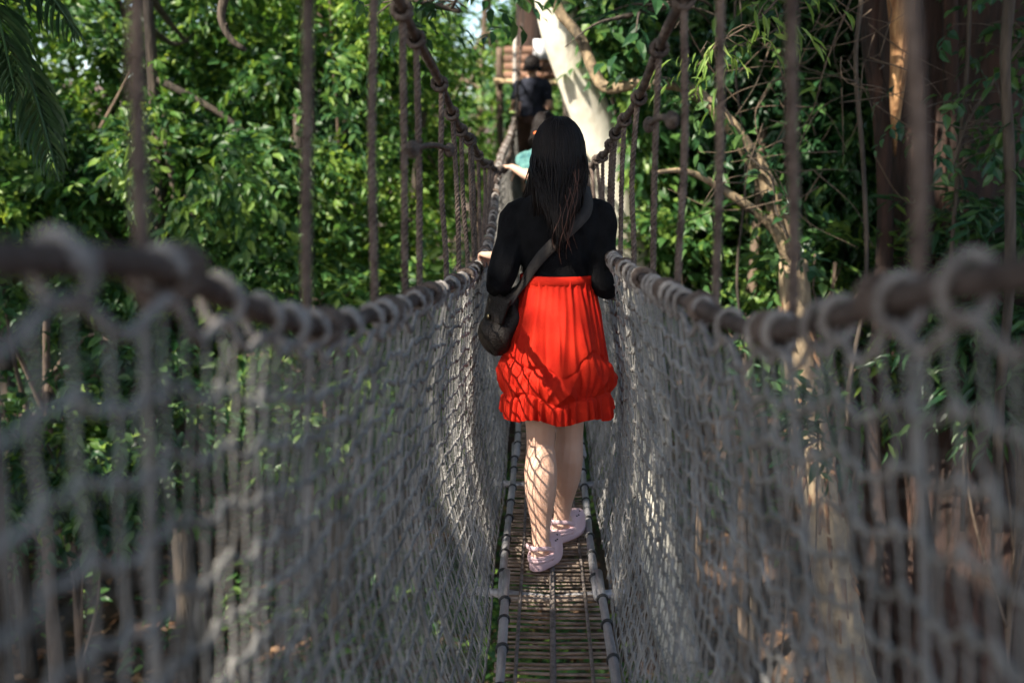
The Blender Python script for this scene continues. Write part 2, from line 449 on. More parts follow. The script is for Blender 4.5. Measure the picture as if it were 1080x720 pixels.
def tree(name, label, x, y, crown_c, crown_r, K, per, size, leaf, bark, r0=.12, hi=True, wr=.45, cl=.45, group=None, lean=(0, 0), nl=8, cat='tree', twL=.35, droop=.35, shell=.4, nlimb=14, smin=1.5):
    gz = float(ground_z(x, y))
    o = empty(name, (x, y, gz), label=label, cat=cat, group=group)
    mid = np.array([x + lean[0], y + lean[1], (gz + crown_c[2]) / 2])
    path = [(x, y, gz - .15), mid, (crown_c[0], crown_c[1], crown_c[2] + crown_r[2] * .6)]
    tm = trunk_mb(path, r0, r0 * .35, 10, .04, flare=r0 * .5)
    cm, cc = crown_mb(crown_c, crown_r, K, per, size, hi, wr, cl, nl, twL, droop=droop, shell=shell, smin=smin)
    cc = cc[carve(cc, 1.0)]
    limbs(tm, path, cc[:nlimb], r0 * .35)
    tm.build('trunk', bark, o); cm.build('crown', leaf, o, smooth=False)
    return o


# ================================================================== GROUND
g = np.concatenate([-np.geomspace(200, 14, 22), np.linspace(-13, 13, 105), np.geomspace(14, 200, 22)])
gy = g + 10
X, Y = np.meshgrid(g, gy); Z = ground_z(X, Y) + RNG.normal(0, .012, X.shape)
n = len(g); mb = MB(); i = (np.arange(n - 1)[:, None] * n + np.arange(n - 1)[None]).ravel()
mb.add(np.column_stack([X.ravel(), Y.ravel(), Z.ravel()]), np.column_stack([i, i + 1, i + n + 1, i + n]))
tag(mb.build('ground', M['ground']), kind='structure')
# fallen leaves
N = 26000; x = RNG.uniform(-12, 12, N); y = RNG.uniform(4, 24, N)
mb = MB(); nr = RNG.normal(0, .35, (N, 3)) + np.array([0, 0, 1.0])
leaf_geo(mb, np.column_stack([x, y, ground_z(x, y) + RNG.uniform(.01, .06, N)]), np.column_stack([RNG.normal(0, 1, (N, 2)), RNG.normal(0, .15, N)]), nr, RNG.uniform(.08, .2, N), .5, True)
tag(mb.build('leaf_litter', M['litter'], smooth=False), 'brown fallen leaves spread over the forest floor below the bridge', 'leaf litter', kind='stuff')
# undergrowth
mb = MB(); N = 2600
x = RNG.uniform(-11, 11, N * 3); y = RNG.uniform(6.5, 24, N * 3)
dn = np.sin(x * .9 + 2) + np.cos(y * .8 + x * .5) + RNG.normal(0, .6, N * 3)
k = dn > .25; x, y = x[k][:N], y[k][:N]
for _ in range(3):
    b = np.column_stack([x + RNG.normal(0, .12, len(x)), y + RNG.normal(0, .12, len(x)), ground_z(x, y) + RNG.uniform(.05, .75, len(x)) ** 1.3])
    d = RNG.normal(0, 1, b.shape); d[:, 2] = np.abs(d[:, 2]) * .6 + .2
    twigs(mb, b, d, .4, 7, .13, .42, True, .45, smin=1.2)
tag(mb.build('undergrowth', M['leaf_a'], smooth=False), 'low green undergrowth covering the forest floor below the bridge', 'undergrowth', kind='stuff')

# ================================================================== ROPE BRIDGE
bridge = empty('rope_bridge', (0.03, 0, -1.6), label='narrow rope suspension bridge with net sides and a slatted walkway', cat='rope bridge')
lr = [(-3.2, -.36, .65), (-1.5, -.36, .22), (-.4, -.355, .0)] + [(d, *P(px, py, d)[[0, 2]]) for px, py, d in
      ((0, 274, .66), (165, 282, .9), (230, 310, 1.08), (320, 343, 1.4), (400, 330, 1.9), (450, 311, 2.5), (500, 285, 3.75))]
lr += [(5.4, -.26, -.42), (7.2, -.285, -.08), (9.3, -.275, .13), (12, -.275, .50), (13.9, -.30, .85)]
rr_ = [(-3.2, .38, .65), (-1.5, .38, .20), (-.4, .375, -.01)] + [(d, *P(px, py, d)[[0, 2]]) for px, py, d in
       ((1080, 288, .74), (975, 306, .92), (900, 328, 1.12), (810, 349, 1.46), (740, 324, 1.92), (690, 300, 2.5), (650, 275, 3.5))]
rr_ += [(5.4, .265, -.40), (7.2, .285, -.08), (9.3, .275, .13), (12, .275, .50), (13.9, .30, .85)]
DK = [(-3.2, -1.30), (-1.5, -1.36), (0, -1.42), (2, -1.50), (3.6, -1.545), (5, -1.54), (6, -1.46), (7.2, -1.27), (9.5, -.95), (12, -.55), (13.9, -.2)]
DC = .047; DW = .168


def rail_at(sd, y): k = lr if sd < 0 else rr_; y = np.atleast_1d(np.asarray(y, float)); p = spline(k, y); return np.column_stack([p[:, 0], y, p[:, 1]])


def deck_at(y): return spline([(a, b) for a, b in DK], np.atleast_1d(np.asarray(y, float)))[:, 0]


def pole_at(sd, y): y = np.atleast_1d(np.asarray(y, float)); return np.column_stack([DC + sd * (DW + .012 * np.clip(2.6 - y, 0, 3)), y, deck_at(y)])


def cable_at(sd, y):
    y = np.atleast_1d(np.asarray(y, float)); b = np.where(y < 7, .0205, .037)
    return np.column_stack([np.full(len(y), sd * .30) + sd * .012 * np.clip(3 - y, -4, 3), y, -.12 + b * (y - 7) ** 2 + .012 * np.sin(y * 5 + sd)])


HY = {-1: [-2.6, -2.1, -1.6, -1.1, -.6, -.15, .3, .85, 1.37, 1.8, 2.12, 2.32, 2.8, 3.12, 3.42, 3.75], 1: [-2.6, -2.1, -1.6, -1.1, -.6, -.15, .35, .915, 1.3, 1.74, 2.1, 2.46, 2.88, 3.3, 3.62, 3.9]}
for sd in (-1, 1): HY[sd] = [y_ * 1.11 if y_ > .3 else y_ for y_ in HY[sd] if y_ < 3.8]
for sd in (-1, 1): HY[sd] += list(np.arange(4.25, 13.6, .42))
far_tie = MB()
for sd in (-1, 1):
    # hand rope
    ys = np.arange(-3.2, 13.9, .12)
    hp = rail_at(sd, ys)
    mb = MB(); rope(mb, hp, .030, .075, 6, 8)
    hr = mb.build('handrail', M['rail'], bridge)
    # head cord of the net slung under it, and the lashings
    wy = [-3.0]
    while wy[-1] < 13.6:
        wy.append(wy[-1] + (RNG.uniform(.13, .2) if wy[-1] < 1.15 else RNG.uniform(.05, .12) if RNG.random() < .72 else RNG.uniform(.15, .22)))
    wy = np.array(wy); yy = []; dz = []
    for a, b in zip(wy[:-1], wy[1:]):
        yy += [a, (a + b) / 2]; dz += [.028, .031 + .16 * (b - a)]
    yy = np.array(yy); hd = rail_at(sd, yy); hd[:, 2] -= np.array(dz); hd[:, 0] -= sd * .006
    mb = MB(); rope(mb, hd, .013, .04, 4, 5); mb.build('head_cord', M['lash'], hr)
    wp = rail_at(sd, wy); rest = MB()
    for k in range(len(wy)):
        mb = MB() if .2 < wy[k] < 3.9 else rest
        nturn = 1 if wy[k] < 1.2 or RNG.random() < .55 else 2
        R0 = .0185 + RNG.uniform(0, .003)
        a = np.linspace(0, 2 * PI * (nturn + .1), 14 * nturn)
        th = (a - a[0]) / (2 * PI)
        p = np.column_stack([wp[k, 0] + R0 * np.cos(a), wp[k, 1] + th * .017 + RNG.normal(0, .004), wp[k, 2] - .008 + (R0 + .008) * np.sin(a)])
        tube(mb, p, .0058, 6)
        if mb is not rest: mb.build('lashing', M['lash'], hr)
    rest.build('lashing', M['lash'], hr)['kind'] = 'stuff'
    # main cable
    cp = cable_at(sd, np.arange(-3.6, 13.95, .12)); mb = MB(); rope(mb, cp, .027, .07, 6, 8)
    for y in HY[sd]:
        c = cable_at(sd, y)[0]
        for q in range(3):
            a = np.linspace(0, 2 * PI, 10); R0 = .0195
            tube(mb, np.column_stack([c[0] + R0 * np.cos(a), np.full(10, c[1] - .015 + q * .015), c[2] - .004 + R0 * np.sin(a)]), .0075, 6)
    mb.build('main_cable', M['cable'], bridge)
    # hangers
    for y in HY[sd]:
        top = cable_at(sd, y + RNG.normal(0, .03))[0]; r = rail_at(sd, y)[0]; bt = pole_at(sd, y)[0] + np.array([sd * .052, 0, -.02])
        rr2 = r + np.array([sd * .028, 0, 0]); mb = MB()
        near = y < 5.5
        up = [top, top * .5 + rr2 * .5 + RNG.normal(0, .006, 3), rr2 + np.array([0, 0, .04]), rr2 - np.array([0, 0, .03])]
        bulge = np.array([sd * .07, 0, 0])
        dn = [rr2 - np.array([0, 0, .03]), rr2 * .65 + bt * .35 + bulge, rr2 * .3 + bt * .7 + bulge * .8, bt]
        if top[2] > rr2[2] + .08:
            (rope(mb, up, .019, .048, 5, 7) if near else tube(mb, smooth_path(up, .08)[0], .011, 6))
        side = MB(); (rope(side, dn, .011, .03, 4, 6) if near else tube(side, smooth_path(dn, .1)[0], .006, 5))
        for q in range(3):   # knot on the hand rope
            a = np.linspace(0, 2 * PI, 12); R0 = .0215
            tube(mb, np.column_stack([r[0] + sd * .004 + (R0 + .004) * np.cos(a), np.full(12, y - .018 + q * .017) + .006 * np.sin(a), r[2] + R0 * np.sin(a)]), .0085, 6)
        side.build('side_cord', M['net'], mb.build('hanger', M['rope'], bridge))
    # net
    mb = MB(); cell = .052; rows = 20
    y0 = np.arange(-2.9, 13.4, cell); nI = len(y0)
    f = np.linspace(0, 1, rows + 1)
    hz = rail_at(sd, y0); k = np.interp(y0, yy, hd[:, 2]); hz[:, 2] = k; hz[:, 0] -= sd * .004
    pz = pole_at(sd, y0) + np.array([sd * .045, 0, -.02])
    G = hz[:, None] * (1 - f[None, :, None]) + pz[:, None] * f[None, :, None]
    ff = f[None, :]
    bul = .075 * np.sin(PI * ff) * (1 + .25 * np.sin(y0 * 1.3 + sd)[:, None]) + .006 * np.sin(y0[:, None] * 4 + 5 * ff)
    G[..., 0] += sd * bul
    jig = np.minimum(1, ff * 6) * np.minimum(1, (1 - ff) * 6 + .1)
    par = ((np.arange(nI)[:, None] + np.arange(rows + 1)[None]) % 2) * 2 - 1
    G[..., 2] += jig * (par * .0022 + RNG.normal(0, .0022, par.shape) + .009 * np.sin(y0[:, None] * 2.6 + ff * 5))
    G[..., 1] += jig * (RNG.normal(0, .0025, par.shape) + .006 * np.sin(ff * 7 + y0[:, None] * .9))
    G[..., 0] += jig * RNG.normal(0, .002, par.shape)
    rc = .0034
    V = []; Q = []

    def seg(A, B, sag, rc=rc):
        Mid = (A + B) / 2 + sag
        d = unit(B - A); a = unit(np.cross(d, np.array([.37, .21, .9]))); b = np.cross(d, a)
        ng = 5
        an = np.arange(ng) * 2 * PI / ng
        rings = [c[:, None] + rc * (np.cos(an)[None, :, None] * a[:, None] + np.sin(an)[None, :, None] * b[:, None]) for c in (A, Mid, B)]
        v = np.stack(rings, 1); nn = len(A)
        base = np.arange(nn)[:, None, None] * (3 * ng); i = np.arange(2)[None, :, None] * ng; j = np.arange(ng)[None, None]; kk = (j + 1) % ng
        q = np.stack([base + i + j, base + i + kk, base + i + ng + kk, base + i + ng + j], -1).reshape(-1, 4)
        mb.add(v.reshape(-1, 3), q)
    A = G[:, :-1].reshape(-1, 3); B = G[:, 1:].reshape(-1, 3); seg(A, B, RNG.normal(0, .003, A.shape), .0021)
    A = G[:-1, 1:].reshape(-1, 3); B = G[1:, 1:].reshape(-1, 3)
    sg = RNG.normal(0, .002, A.shape); sg[:, 2] -= RNG.uniform(.004, .014, len(A)); seg(A, B, sg, .0041)
    # knots of the net
    K = G[:, 1:-1].reshape(-1, 3); o8 = np.array([(1, 0, 0), (-1, 0, 0), (0, 1, 0), (0, -1, 0), (0, 0, 1), (0, 0, -1)]) * .0072
    F = np.array([(0, 2, 4), (2, 1, 4), (1, 3, 4), (3, 0, 4), (2, 0, 5), (1, 2, 5), (3, 1, 5), (0, 3, 5)])
    mb.add((K[:, None] + o8[None]).reshape(-1, 3), None, (np.arange(len(K))[:, None, None] * 6 + F[None]).reshape(-1, 3))
    mb.build('net', M['net'], bridge)
    # fine twine mesh behind the cord net
    mb = MB(); yf = np.arange(1.2, 13.3, .021); ff2 = np.linspace(.01, 1, 10); Gf = []
    for j in range(10):
        i0 = ff2[j] * rows; a0 = int(min(i0, rows - 1)); w0_ = i0 - a0
        col = G[:, a0] * (1 - w0_) + G[:, a0 + 1] * w0_
        Gf.append(np.column_stack([np.interp(yf, y0, col[:, 0]) + sd * .012, yf + .004 * np.sin(yf * 17 + j), np.interp(yf, y0, col[:, 2])]))
    Gf = np.stack(Gf, 1); Gf += RNG.normal(0, .0012, Gf.shape)
    tri = np.array([(1, 0, 0), (-.5, .87, 0), (-.5, -.87, 0)]) * .0010
    V_ = (Gf[:, :, None] + tri[None, None]); nn_ = len(yf)
    b_ = np.arange(nn_)[:, None, None] * 30; i_ = np.arange(9)[None, :, None] * 3; j_ = np.arange(3)[None, None]; k_ = (j_ + 1) % 3
    mb.add(V_.reshape(-1, 3), np.stack([b_ + i_ + j_, b_ + i_ + k_, b_ + i_ + 3 + k_, b_ + i_ + 3 + j_], -1).reshape(-1, 4))
    for j in np.linspace(.03, .99, 34):
        i0 = j * rows; a0 = int(min(i0, rows - 1)); w0_ = i0 - a0
        c_ = G[::2, a0] * (1 - w0_) + G[::2, a0 + 1] * w0_; tube(mb, c_ + [sd * .012, 0, 0], .0009, 3, cap=False)
    mb.build('fine_mesh', M['net'], bridge)
    # walkway pole: jointed lengths of weathered pole with black ties
    ye = [-3.2, -1.2, .6, 2.2, 3.45, 5.1, 6.7, 8.4, 10.2, 12, 13.7]
    for q, (a, b) in enumerate(zip(ye[:-1], ye[1:])):
        ys = np.linspace(a - .10, b + .10, 14); p = pole_at(sd, ys)
        off = .008 if q % 2 else -.006
        p[:, 0] += off + .004 * np.sin(ys * 3); p[:, 2] += .016 + (.010 if q % 2 else 0)
        rad = .0148 + .0012 * np.sin(ys * 9 + sd)
        mb = MB(); tube(mb, p, rad, 12)
        po = mb.build('pole', M['pole'], bridge)
        for yt in np.arange(a + .06, b, .21):
            yt += RNG.normal(0, .025); c = spline(np.column_stack([ys, p]), np.array([yt]))[0]
            an = np.linspace(0, 2 * PI, 13)
            for e in (0, .007):
                tm = tm if e else MB()
                tube(tm, np.column_stack([c[0] + .0178 * np.cos(an), np.full(13, yt + e) + .004 * np.cos(an), c[2] + .0178 * np.sin(an)]), .0038, 5)
                if e and (2.3 < yt < 6): tm.build('tie', M['tie'], po)
                elif e: far_tie.v += [v_ for v_ in tm.v]; far_tie.q += [q_ + far_tie.n for q_ in tm.q]; far_tie.t += [q_ + far_tie.n for q_ in tm.t]; far_tie.n += tm.n
far_tie.build('tie', M['tie'], bridge)['kind'] = 'stuff'
# slatted deck
mb = MB(); y = -3.1
while y < 13.8:
    p0 = pole_at(-1, y)[0]; p1 = pole_at(1, y)[0]
    a = RNG.normal(0, .004); z = deck_at(y)[0] - .012 + RNG.normal(0, .0016)
    tube(mb, [(p0[0] - .012, y - a, z), ((p0[0] + p1[0]) / 2, y, z - .004), (p1[0] + .012, y + a, z)], .0050 + RNG.normal(0, .0008), 6)
    y += .0355 + RNG.normal(0, .003)
dk = mb.build('deck', M['slat'], bridge)
mb = MB(); ys = np.arange(-3.1, 13.8, .03)
for xo, wd in ((0, .010), (-.11, .006), (.115, .006)):
    z = deck_at(ys) - .005 + .0035 * np.sin(ys * 128)
    c = np.column_stack([DC + xo + .004 * np.sin(ys * 2.1 + xo * 9), ys, z]); tube(mb, c, wd, 6, sq=.35, fr=(None, np.tile([1., 0, 0], (len(ys), 1)), np.tile([0, 0, 1.], (len(ys), 1))))
mb.build('strap', M['strip'], dk)
# cross bearers under the deck
for y in np.arange(-2.8, 13.6, 1.25):
    z = deck_at(y)[0] - .036
    mb = MB(); tube(mb, [(DC - .27, y, z + .03), (DC, y, z), (DC + .27, y, z + .03)], .016, 8); mb.build('bearer', M['pole'], bridge)
for sd in (-1, 1):
    mb = MB(); rope(mb, [(sd * .33, 13.6, 1.55), (sd * .32, 13.0, 1.0), (sd * .30, 12.2, .50), (sd * .285, 11.0, .30)], .055, .12, 6, 7); mb.build('tie_rope', M['sunlit_rope'], bridge)  # added pale ropes stand in for the sunlit net and hanger ends
# horizontal ties between hangers
for sd, y0_, y1_, z in ((-1, 2.40, 3.16, .005), (1, 2.37, 2.78, .07)):
    a = (rail_at(sd, y0_)[0] + cable_at(sd, y0_)[0]) / 2; b = (rail_at(sd, y1_)[0] + cable_at(sd, y1_)[0]) / 2; a[2] = b[2] = z
    mb = MB(); rope(mb, [a - [0, .05, 0], (a + b) / 2 + [0, 0, .012], b + [0, .05, 0]], .016, .04)
    for c in (a, b): ball(mb, c, .017, (1, 1.1, 1.3))
    mb.build('cross_tie', M['cable'], bridge)


# ================================================================== PEOPLE
def limb(mb, pts, rad, sides=14, sq=1.0, step=.02):
    p = np.asarray(pts, float); d = np.concatenate([[0], np.cumsum(np.linalg.norm(np.diff(p, axis=0), axis=1))])
    q, s = smooth_path(p, step); tube(mb, q, np.interp(s, d, rad), sides, sq=sq)
    ball(mb, p[0], rad[0], seg=sides); ball(mb, p[-1], rad[-1], seg=sides)


def hand(mb, wrist, fwd, out, palm_n, s=1.0):
    """palm, four curled fingers and a thumb; fwd=finger direction, out=little finger side, palm_n=away from palm face"""
    fwd = unit(np.asarray(fwd, float)); pn = unit(np.asarray(palm_n, float)); pn = unit(pn - fwd * pn.dot(fwd)); out = unit(np.asarray(out, float))
    w = np.asarray(wrist, float)
    for k in np.linspace(-1, 1, 4):
        limb(mb, [w, w + fwd * .04 * s + out * k * .018 * s, w + fwd * .082 * s + out * k * .028 * s], [.016 * s, .0145 * s, .0105 * s], 8, step=.012)
    for k, L in zip(np.linspace(-1, 1, 4), (.066, .076, .071, .055)):
        b = w + fwd * .08 * s + out * k * .029 * s
        c1 = b + fwd * L * .45 * s - pn * .006 * s; c2 = c1 + (fwd * .45 - pn * .85) * L * .34 * s; c3 = c2 + (-fwd * .25 - pn * .95) * L * .30 * s
        limb(mb, [b, c1, c2, c3], [.0095 * s, .0085 * s, .0078 * s, .0066 * s], 8, step=.008)
    b = w + fwd * .02 * s - out * .018 * s
    limb(mb, [b, b + (fwd * .5 - out * .8 - pn * .3) * .042 * s, b + (fwd * .8 - out * .75 - pn * .8) * .065 * s, b + (fwd * .95 - out * .55 - pn * 1.2) * .08 * s], [.014 * s, .011 * s, .0095 * s, .0075 * s], 8, step=.01)


TORSO = [(.79, .130, .098, 0), (.86, .148, .110, -.006), (.93, .142, .104, -.006), (1.0, .122, .090, 0), (1.07, .106, .082, .004), (1.15, .122, .090, .003), (1.22, .142, .10, 0), (1.28, .150, .096, -.004), (1.325, .128, .08, -.004), (1.355, .085, .065, 0), (1.385, .055, .056, .004), (1.43, .049, .052, .012), (1.46, .05, .056, .018)]


def torso_rings(inf, z0, z1, m=32, n=26):
    T = np.array(TORSO); zs = np.linspace(z0, z1, n)
    return np.stack([ell_ring((0, np.interp(z, T[:, 0], T[:, 3]), z), np.interp(z, T[:, 0], T[:, 1]) + inf, np.interp(z, T[:, 0], T[:, 2]) + inf, m) for z in zs])


def person_body(J, voxel, yaw_head=0):
    mb = MB(); loft(mb, torso_rings(0, .79, 1.46))
    # head
    h = np.array([0, .022, 1.505])
    ball(mb, h, 1, (.073, .088, .108), 18, 12); ball(mb, h + [0, .03, -.052], 1, (.055, .058, .062), 14, 9); ball(mb, h + [0, -.018, .025], 1, (.076, .078, .085), 14, 9)
    ball(mb, h + [0, .096, -.018], 1, (.013, .018, .022), 8, 6); ball(mb, h + [0, .084, .004], 1, (.010, .014, .03), 8, 6); ball(mb, h + [0, .078, -.088], 1, (.022, .016, .016), 8, 6)
    for sgn in (-1, 1): ball(mb, h + [sgn * .075, .0, -.012], 1, (.010, .02, .032), 8, 6); ball(mb, h + [sgn * .036, .072, -.03], 1, (.022, .018, .02), 8, 6)
    for sgn, k in ((-1, 'l'), (1, 'r')):
        s, e, w_ = [np.array(J[k + '_' + q]) for q in ('sh', 'el', 'wr')]
        limb(mb, [s + [-sgn * .03, 0, 0], s, s * .6 + e * .4, e, e * .7 + w_ * .3, w_], [.045, .046, .041, .034, .035, .022])
        hand(mb, w_, *J[k + '_hand'], s=1.06)
        hp, kn, an = [np.array(J[k + '_' + q]) for q in ('hip', 'kn', 'an')]
        bk = np.array([0, -.018, 0])
        limb(mb, [hp + [0, 0, .03], hp * .6 + kn * .4, kn + [0, .006, .05], kn + [0, .004, -.03], kn * .72 + an * .28 + bk, kn * .5 + an * .5 + bk * .8, kn * .18 + an * .82, an], [.078, .074, .056, .051, .061, .058, .036, .031])
        toe = np.array(J[k + '_toe'])
        hl = an + (an - toe) * np.array([1, 1, 0]) * .25; hl[2] = an[2] - .05
        limb(mb, [an, hl], [.033, .026], 10); limb(mb, [an + [0, 0, -.02], an * .5 + toe * .5 + [0, 0, .0], toe], [.034, .03, .021], 10, sq=1)
    return remesh(mb, voxel, 5)


def face(parent, skip=False):
    h = np.array([0, .022, 1.505]); o = []
    for sgn in (-1, 1):
        mb = MB(); ball(mb, h + [sgn * .031, .083, .006], 1, (.013, .008, .007), 10, 7); mb.build('eye', M['eye'], parent)
    mb = MB(); ball(mb, h + [0, .090, -.058], 1, (.022, .009, .008), 10, 6); mb.build('mouth', M['lip'], parent)


def sweater(J, inf, z0, cuff, voxel=.006, wr=.006):
    mb = MB(); loft(mb, torso_rings(inf, z0, 1.372))
    for sgn, k in ((-1, 'l'), (1, 'r')):
        s, e, w_ = [np.array(J[k + '_' + q]) for q in ('sh', 'el', 'wr')]
        P_ = [s + [-sgn * .05, 0, -.01], s, s * .6 + e * .4, e, e * .7 + w_ * .3, e * .2 + w_ * .8]; R_ = [.055, .056, .053, .049, .045, .036]
        if cuff < .6: P_ = P_[:3] + [s * .4 + e * .6]; R_ = [.058, .060, .057, .056]
        limb(mb, P_, R_)
    me = remesh(mb, voxel, 5)
    n = len(me.vertices); co = np.empty(n * 3, np.float32); me.vertices.foreach_get('co', co); co = co.reshape(-1, 3).astype(float)
    nr = np.empty(n * 3, np.float32); me.vertices.foreach_get('normal', nr); nr = nr.reshape(-1, 3)
    x, y, z = co.T
    d = wr * (np.sin(z * 70 + 9 * np.sin(x * 14 + y * 9)) * .5 + np.sin(z * 41 + x * 30 + y * 22) * .5 + .4 * np.sin(x * 60 - z * 30))
    co += nr * d[:, None]; me.vertices.foreach_set('co', co.astype(np.float32).ravel()); me.update()
    return me


def shoe(J, k, m, parent, label=None, clog=True):
    an = np.array(J[k + '_an']); toe = np.array(J[k + '_toe']); d = (toe - an) * np.array([1, 1, 0]); L = np.linalg.norm(d); d /= L; sd_ = np.array([d[1], -d[0], 0])
    o = np.array([an[0], an[1], an[2] - .085])     # sole level under the ankle
    Lf = .235; heel = o - d * .062

    def outline(t, s): return s * (.027 + .017 * math.sin(PI * min(1, t * .9 + .05)) - .006 * math.cos(6 * t)) * (math.sqrt(max(0, 1 - max(0, (t - .80) / .2) ** 2))) * (math.sqrt(max(0, 1 - max(0, (.12 - t) / .12) ** 2)))
    ts = np.linspace(0, 1, 26)
    rings = []
    for z, g_ in ((0, .96), (.004, 1.0), (.024, 1.02), (.03, .98)):
        a = [heel + d * Lf * t + sd_ * outline(t, g_) + [0, 0, z + .012 * max(0, t - .7)] for t in ts]
        b = [heel + d * Lf * t - sd_ * outline(t, g_) + [0, 0, z + .012 * max(0, t - .7)] for t in ts[::-1][1:-1]]
        rings.append(np.array(a + b))
    mb = MB(); loft(mb, rings)
    # upper: closed toe box over the front, low sides at the back
    up = []
    for t in np.linspace(.0, .99, 30):
        hgt = .020 + .052 * max(0, min(1, (t - .25) / .22)) * math.sqrt(max(0.02, 1 - ((t - .47) / .55) ** 2)) if t > .25 else .026 - .0 + .03 * (.25 - t) / .25
        wv = outline(max(.02, min(t, .985)), 1.0)
        ring = []
        for a in np.linspace(0, PI, 13):
            ring.append(heel + d * Lf * t + sd_ * wv * math.cos(a) * 1.0 + np.array([0, 0, .026 + .012 * max(0, t - .7) + hgt * math.sin(a) ** .7]))
        up.append(ring)
    up = np.array(up); front = up[9:]
    n_, m_ = front.shape[:2]
    i = np.arange(n_ - 1)[:, None] * m_; j = np.arange(m_ - 1)[None]
    mb.add(front.reshape(-1, 3), np.stack([i + j, i + j + 1, i + m_ + j + 1, i + m_ + j], -1).reshape(-1, 4))
    tube(mb, front[0], .005, 8)
    # low rim round the heel
    rim = [heel + d * Lf * t + sd_ * outline(t, 1.0) + [0, 0, .040 + .01 * (1 - t)] for t in np.linspace(.33, .0, 12)] + [heel + d * Lf * t - sd_ * outline(t, 1.0) + [0, 0, .040 + .01 * (1 - t)] for t in np.linspace(.0, .33, 12)]
    tube(mb, rim, .007, 8, sq=1.0)
    rim = np.array(rim); tube(mb, rim - [0, 0, .011], .008, 8)
    so_ = mb.build('shoe', m, parent)
    if label: so_['label'] = label
    if clog:
        st = [heel + d * Lf * .34 + sd_ * .046 + [0, 0, .062], heel + d * Lf * .12 + sd_ * .043 + [0, 0, .085], heel - d * .010 + [0, 0, .092], heel + d * Lf * .12 - sd_ * .043 + [0, 0, .085], heel + d * Lf * .34 - sd_ * .046 + [0, 0, .062]]
        q, _ = smooth_path(st, .01); s2 = MB(); N_ = len(q); tube(s2, q, .009, 8, sq=.35, fr=(None, np.tile([0, 0, 1.], (N_, 1)), unit(np.cross(np.gradient(q, axis=0), [0, 0, 1.]))))
        s2.build('heel_strap', m, so_)
        for t, a in ((.62, .9), (.62, 1.57), (.62, 2.24), (.74, 1.1), (.74, 2.04), (.52, .7), (.52, 2.44)):
            hm = MB(); c = up[int(t * 29), int(round(a / PI * 12))]; ball(hm, c, .0045, (1, 1, .6), 8, 5); hm.build('vent_hole', M['leather'], so_)
    return so_


def locks(mb, n, head, bottom_fn, thick=.0045, seed=3, wide=.104, front=.45, step=.025):
    """hair: locks that run over the skull and hang down the back"""
    rg = np.random.default_rng(seed)
    for _ in range(n):
        az = rg.uniform(-1, 1) * (PI - front)      # 0 = straight back
        e0 = rg.uniform(.05, 1.5); lay = rg.uniform(0, 1); pts = []
        r_ = 1.0 + .08 * lay; rx, ry, rz = .085 * r_, .104 * r_, .119 * (1 + .03 * lay)
        wob = rg.normal(0, .05)
        for e in np.linspace(e0, 1.62, 7):
            a = az + wob * (e - 1)
            pts.append(head + np.array([math.sin(a) * rx * math.sin(e), -math.cos(a) * ry * math.sin(e) + .004, rz * math.cos(e)]))
        zb = bottom_fn(az, rg); x, y, z = pts[-1]; k = 11; ph = rg.uniform(0, 6.28); xs = rg.normal(0, .008)
        for q in range(1, k + 1):
            f = q / k; zz = z + (zb - z) * f
            g = min(1, max(0, (1.47 - zz) / .2))            # 0 at the nape, 1 at the shoulder blades
            wx = x * (1 + .05 * math.sin(PI * min(1, f * 1.3))) * (1 - .60 * g ** 1.1)
            yb = -.118 - .026 * g - .012 * lay * (1 - abs(az) / PI)
            ny = y + (yb - y) * min(1, f * 1.5) if abs(az) < 1.75 else y + (.03 - y) * f * .4
            nx = wx if abs(az) < 1.75 else x * (1 + .12 * f)
            if az < -.55 and lay < .45: nx -= .055 * g * (.4 + lay); ny += .05 * g
            pts.append(np.array([nx + xs * f + .004 * math.sin(zz * 30 + ph), ny + rg.normal(0, .0012), zz]))
        q, s = smooth_path(pts, step); t = s / s[-1]
        tube(mb, q, thick * rg.uniform(.5, 1.3) * np.clip(1.05 - .8 * t ** 3, .08, 1) * np.clip(t * 12 + .25, 0, 1), 4)


def hair_cap(mb, head, low=1.46):
    th = np.linspace(.02, 1.9, 16); m = 28; rings = []
    for e in th:
        a = np.arange(m) * 2 * PI / m
        cut = np.where(np.sin(a) > .35, np.minimum(e, .95), e)     # leave the face free
        rings.append(np.column_stack([head[0] + .084 * np.sin(cut) * np.cos(a), head[1] + .098 * np.sin(cut) * np.sin(a), head[2] + .116 * np.cos(cut)]))
    loft(mb, rings)


# ---- the woman
WX, WY, WZ = .066, 3.74, float(deck_at(3.74)[0]) - .004
woman = empty('person', (0, 0, 0), label='woman with long dark hair, black top and red skirt walking along the bridge', cat='person')
J = dict(l_sh=(-.140, 0, 1.290), l_el=(-.208, -.035, 1.045), l_wr=(-.212, .15, 1.122), r_sh=(.140, 0, 1.290), r_el=(.168, -.03, 1.04), r_wr=(.18, .20, 1.13),
         l_hip=(-.082, 0, .86), l_kn=(-.058, -.02, .475), l_an=(-.056, -.085, .098), l_toe=(-.008, .03, .045),
         r_hip=(.08, .01, .86), r_kn=(.050, .095, .475), r_an=(.026, .185, .098), r_toe=(.088, .29, .045),
         l_hand=((-.45, .88, .05), (-.9, -.35, 0), (-.1, 0, 1)), r_hand=((.2, .95, 0), (1, -.2, 0), (.2, 0, 1)))
body = person_body(J, .0036); body.materials.append(M['skin']); link('body', body, woman)
face(woman)
sw = sweater(J, .016, 1.062, 1, .005, .0035); sw.materials.append(M['knit']); link('sweater', sw, woman)
# cuffs are part of the sweater; skirt:
TH = 260; NT = 120; a = np.linspace(0, 2 * PI, TH, endpoint=False); rg = np.random.default_rng(8)


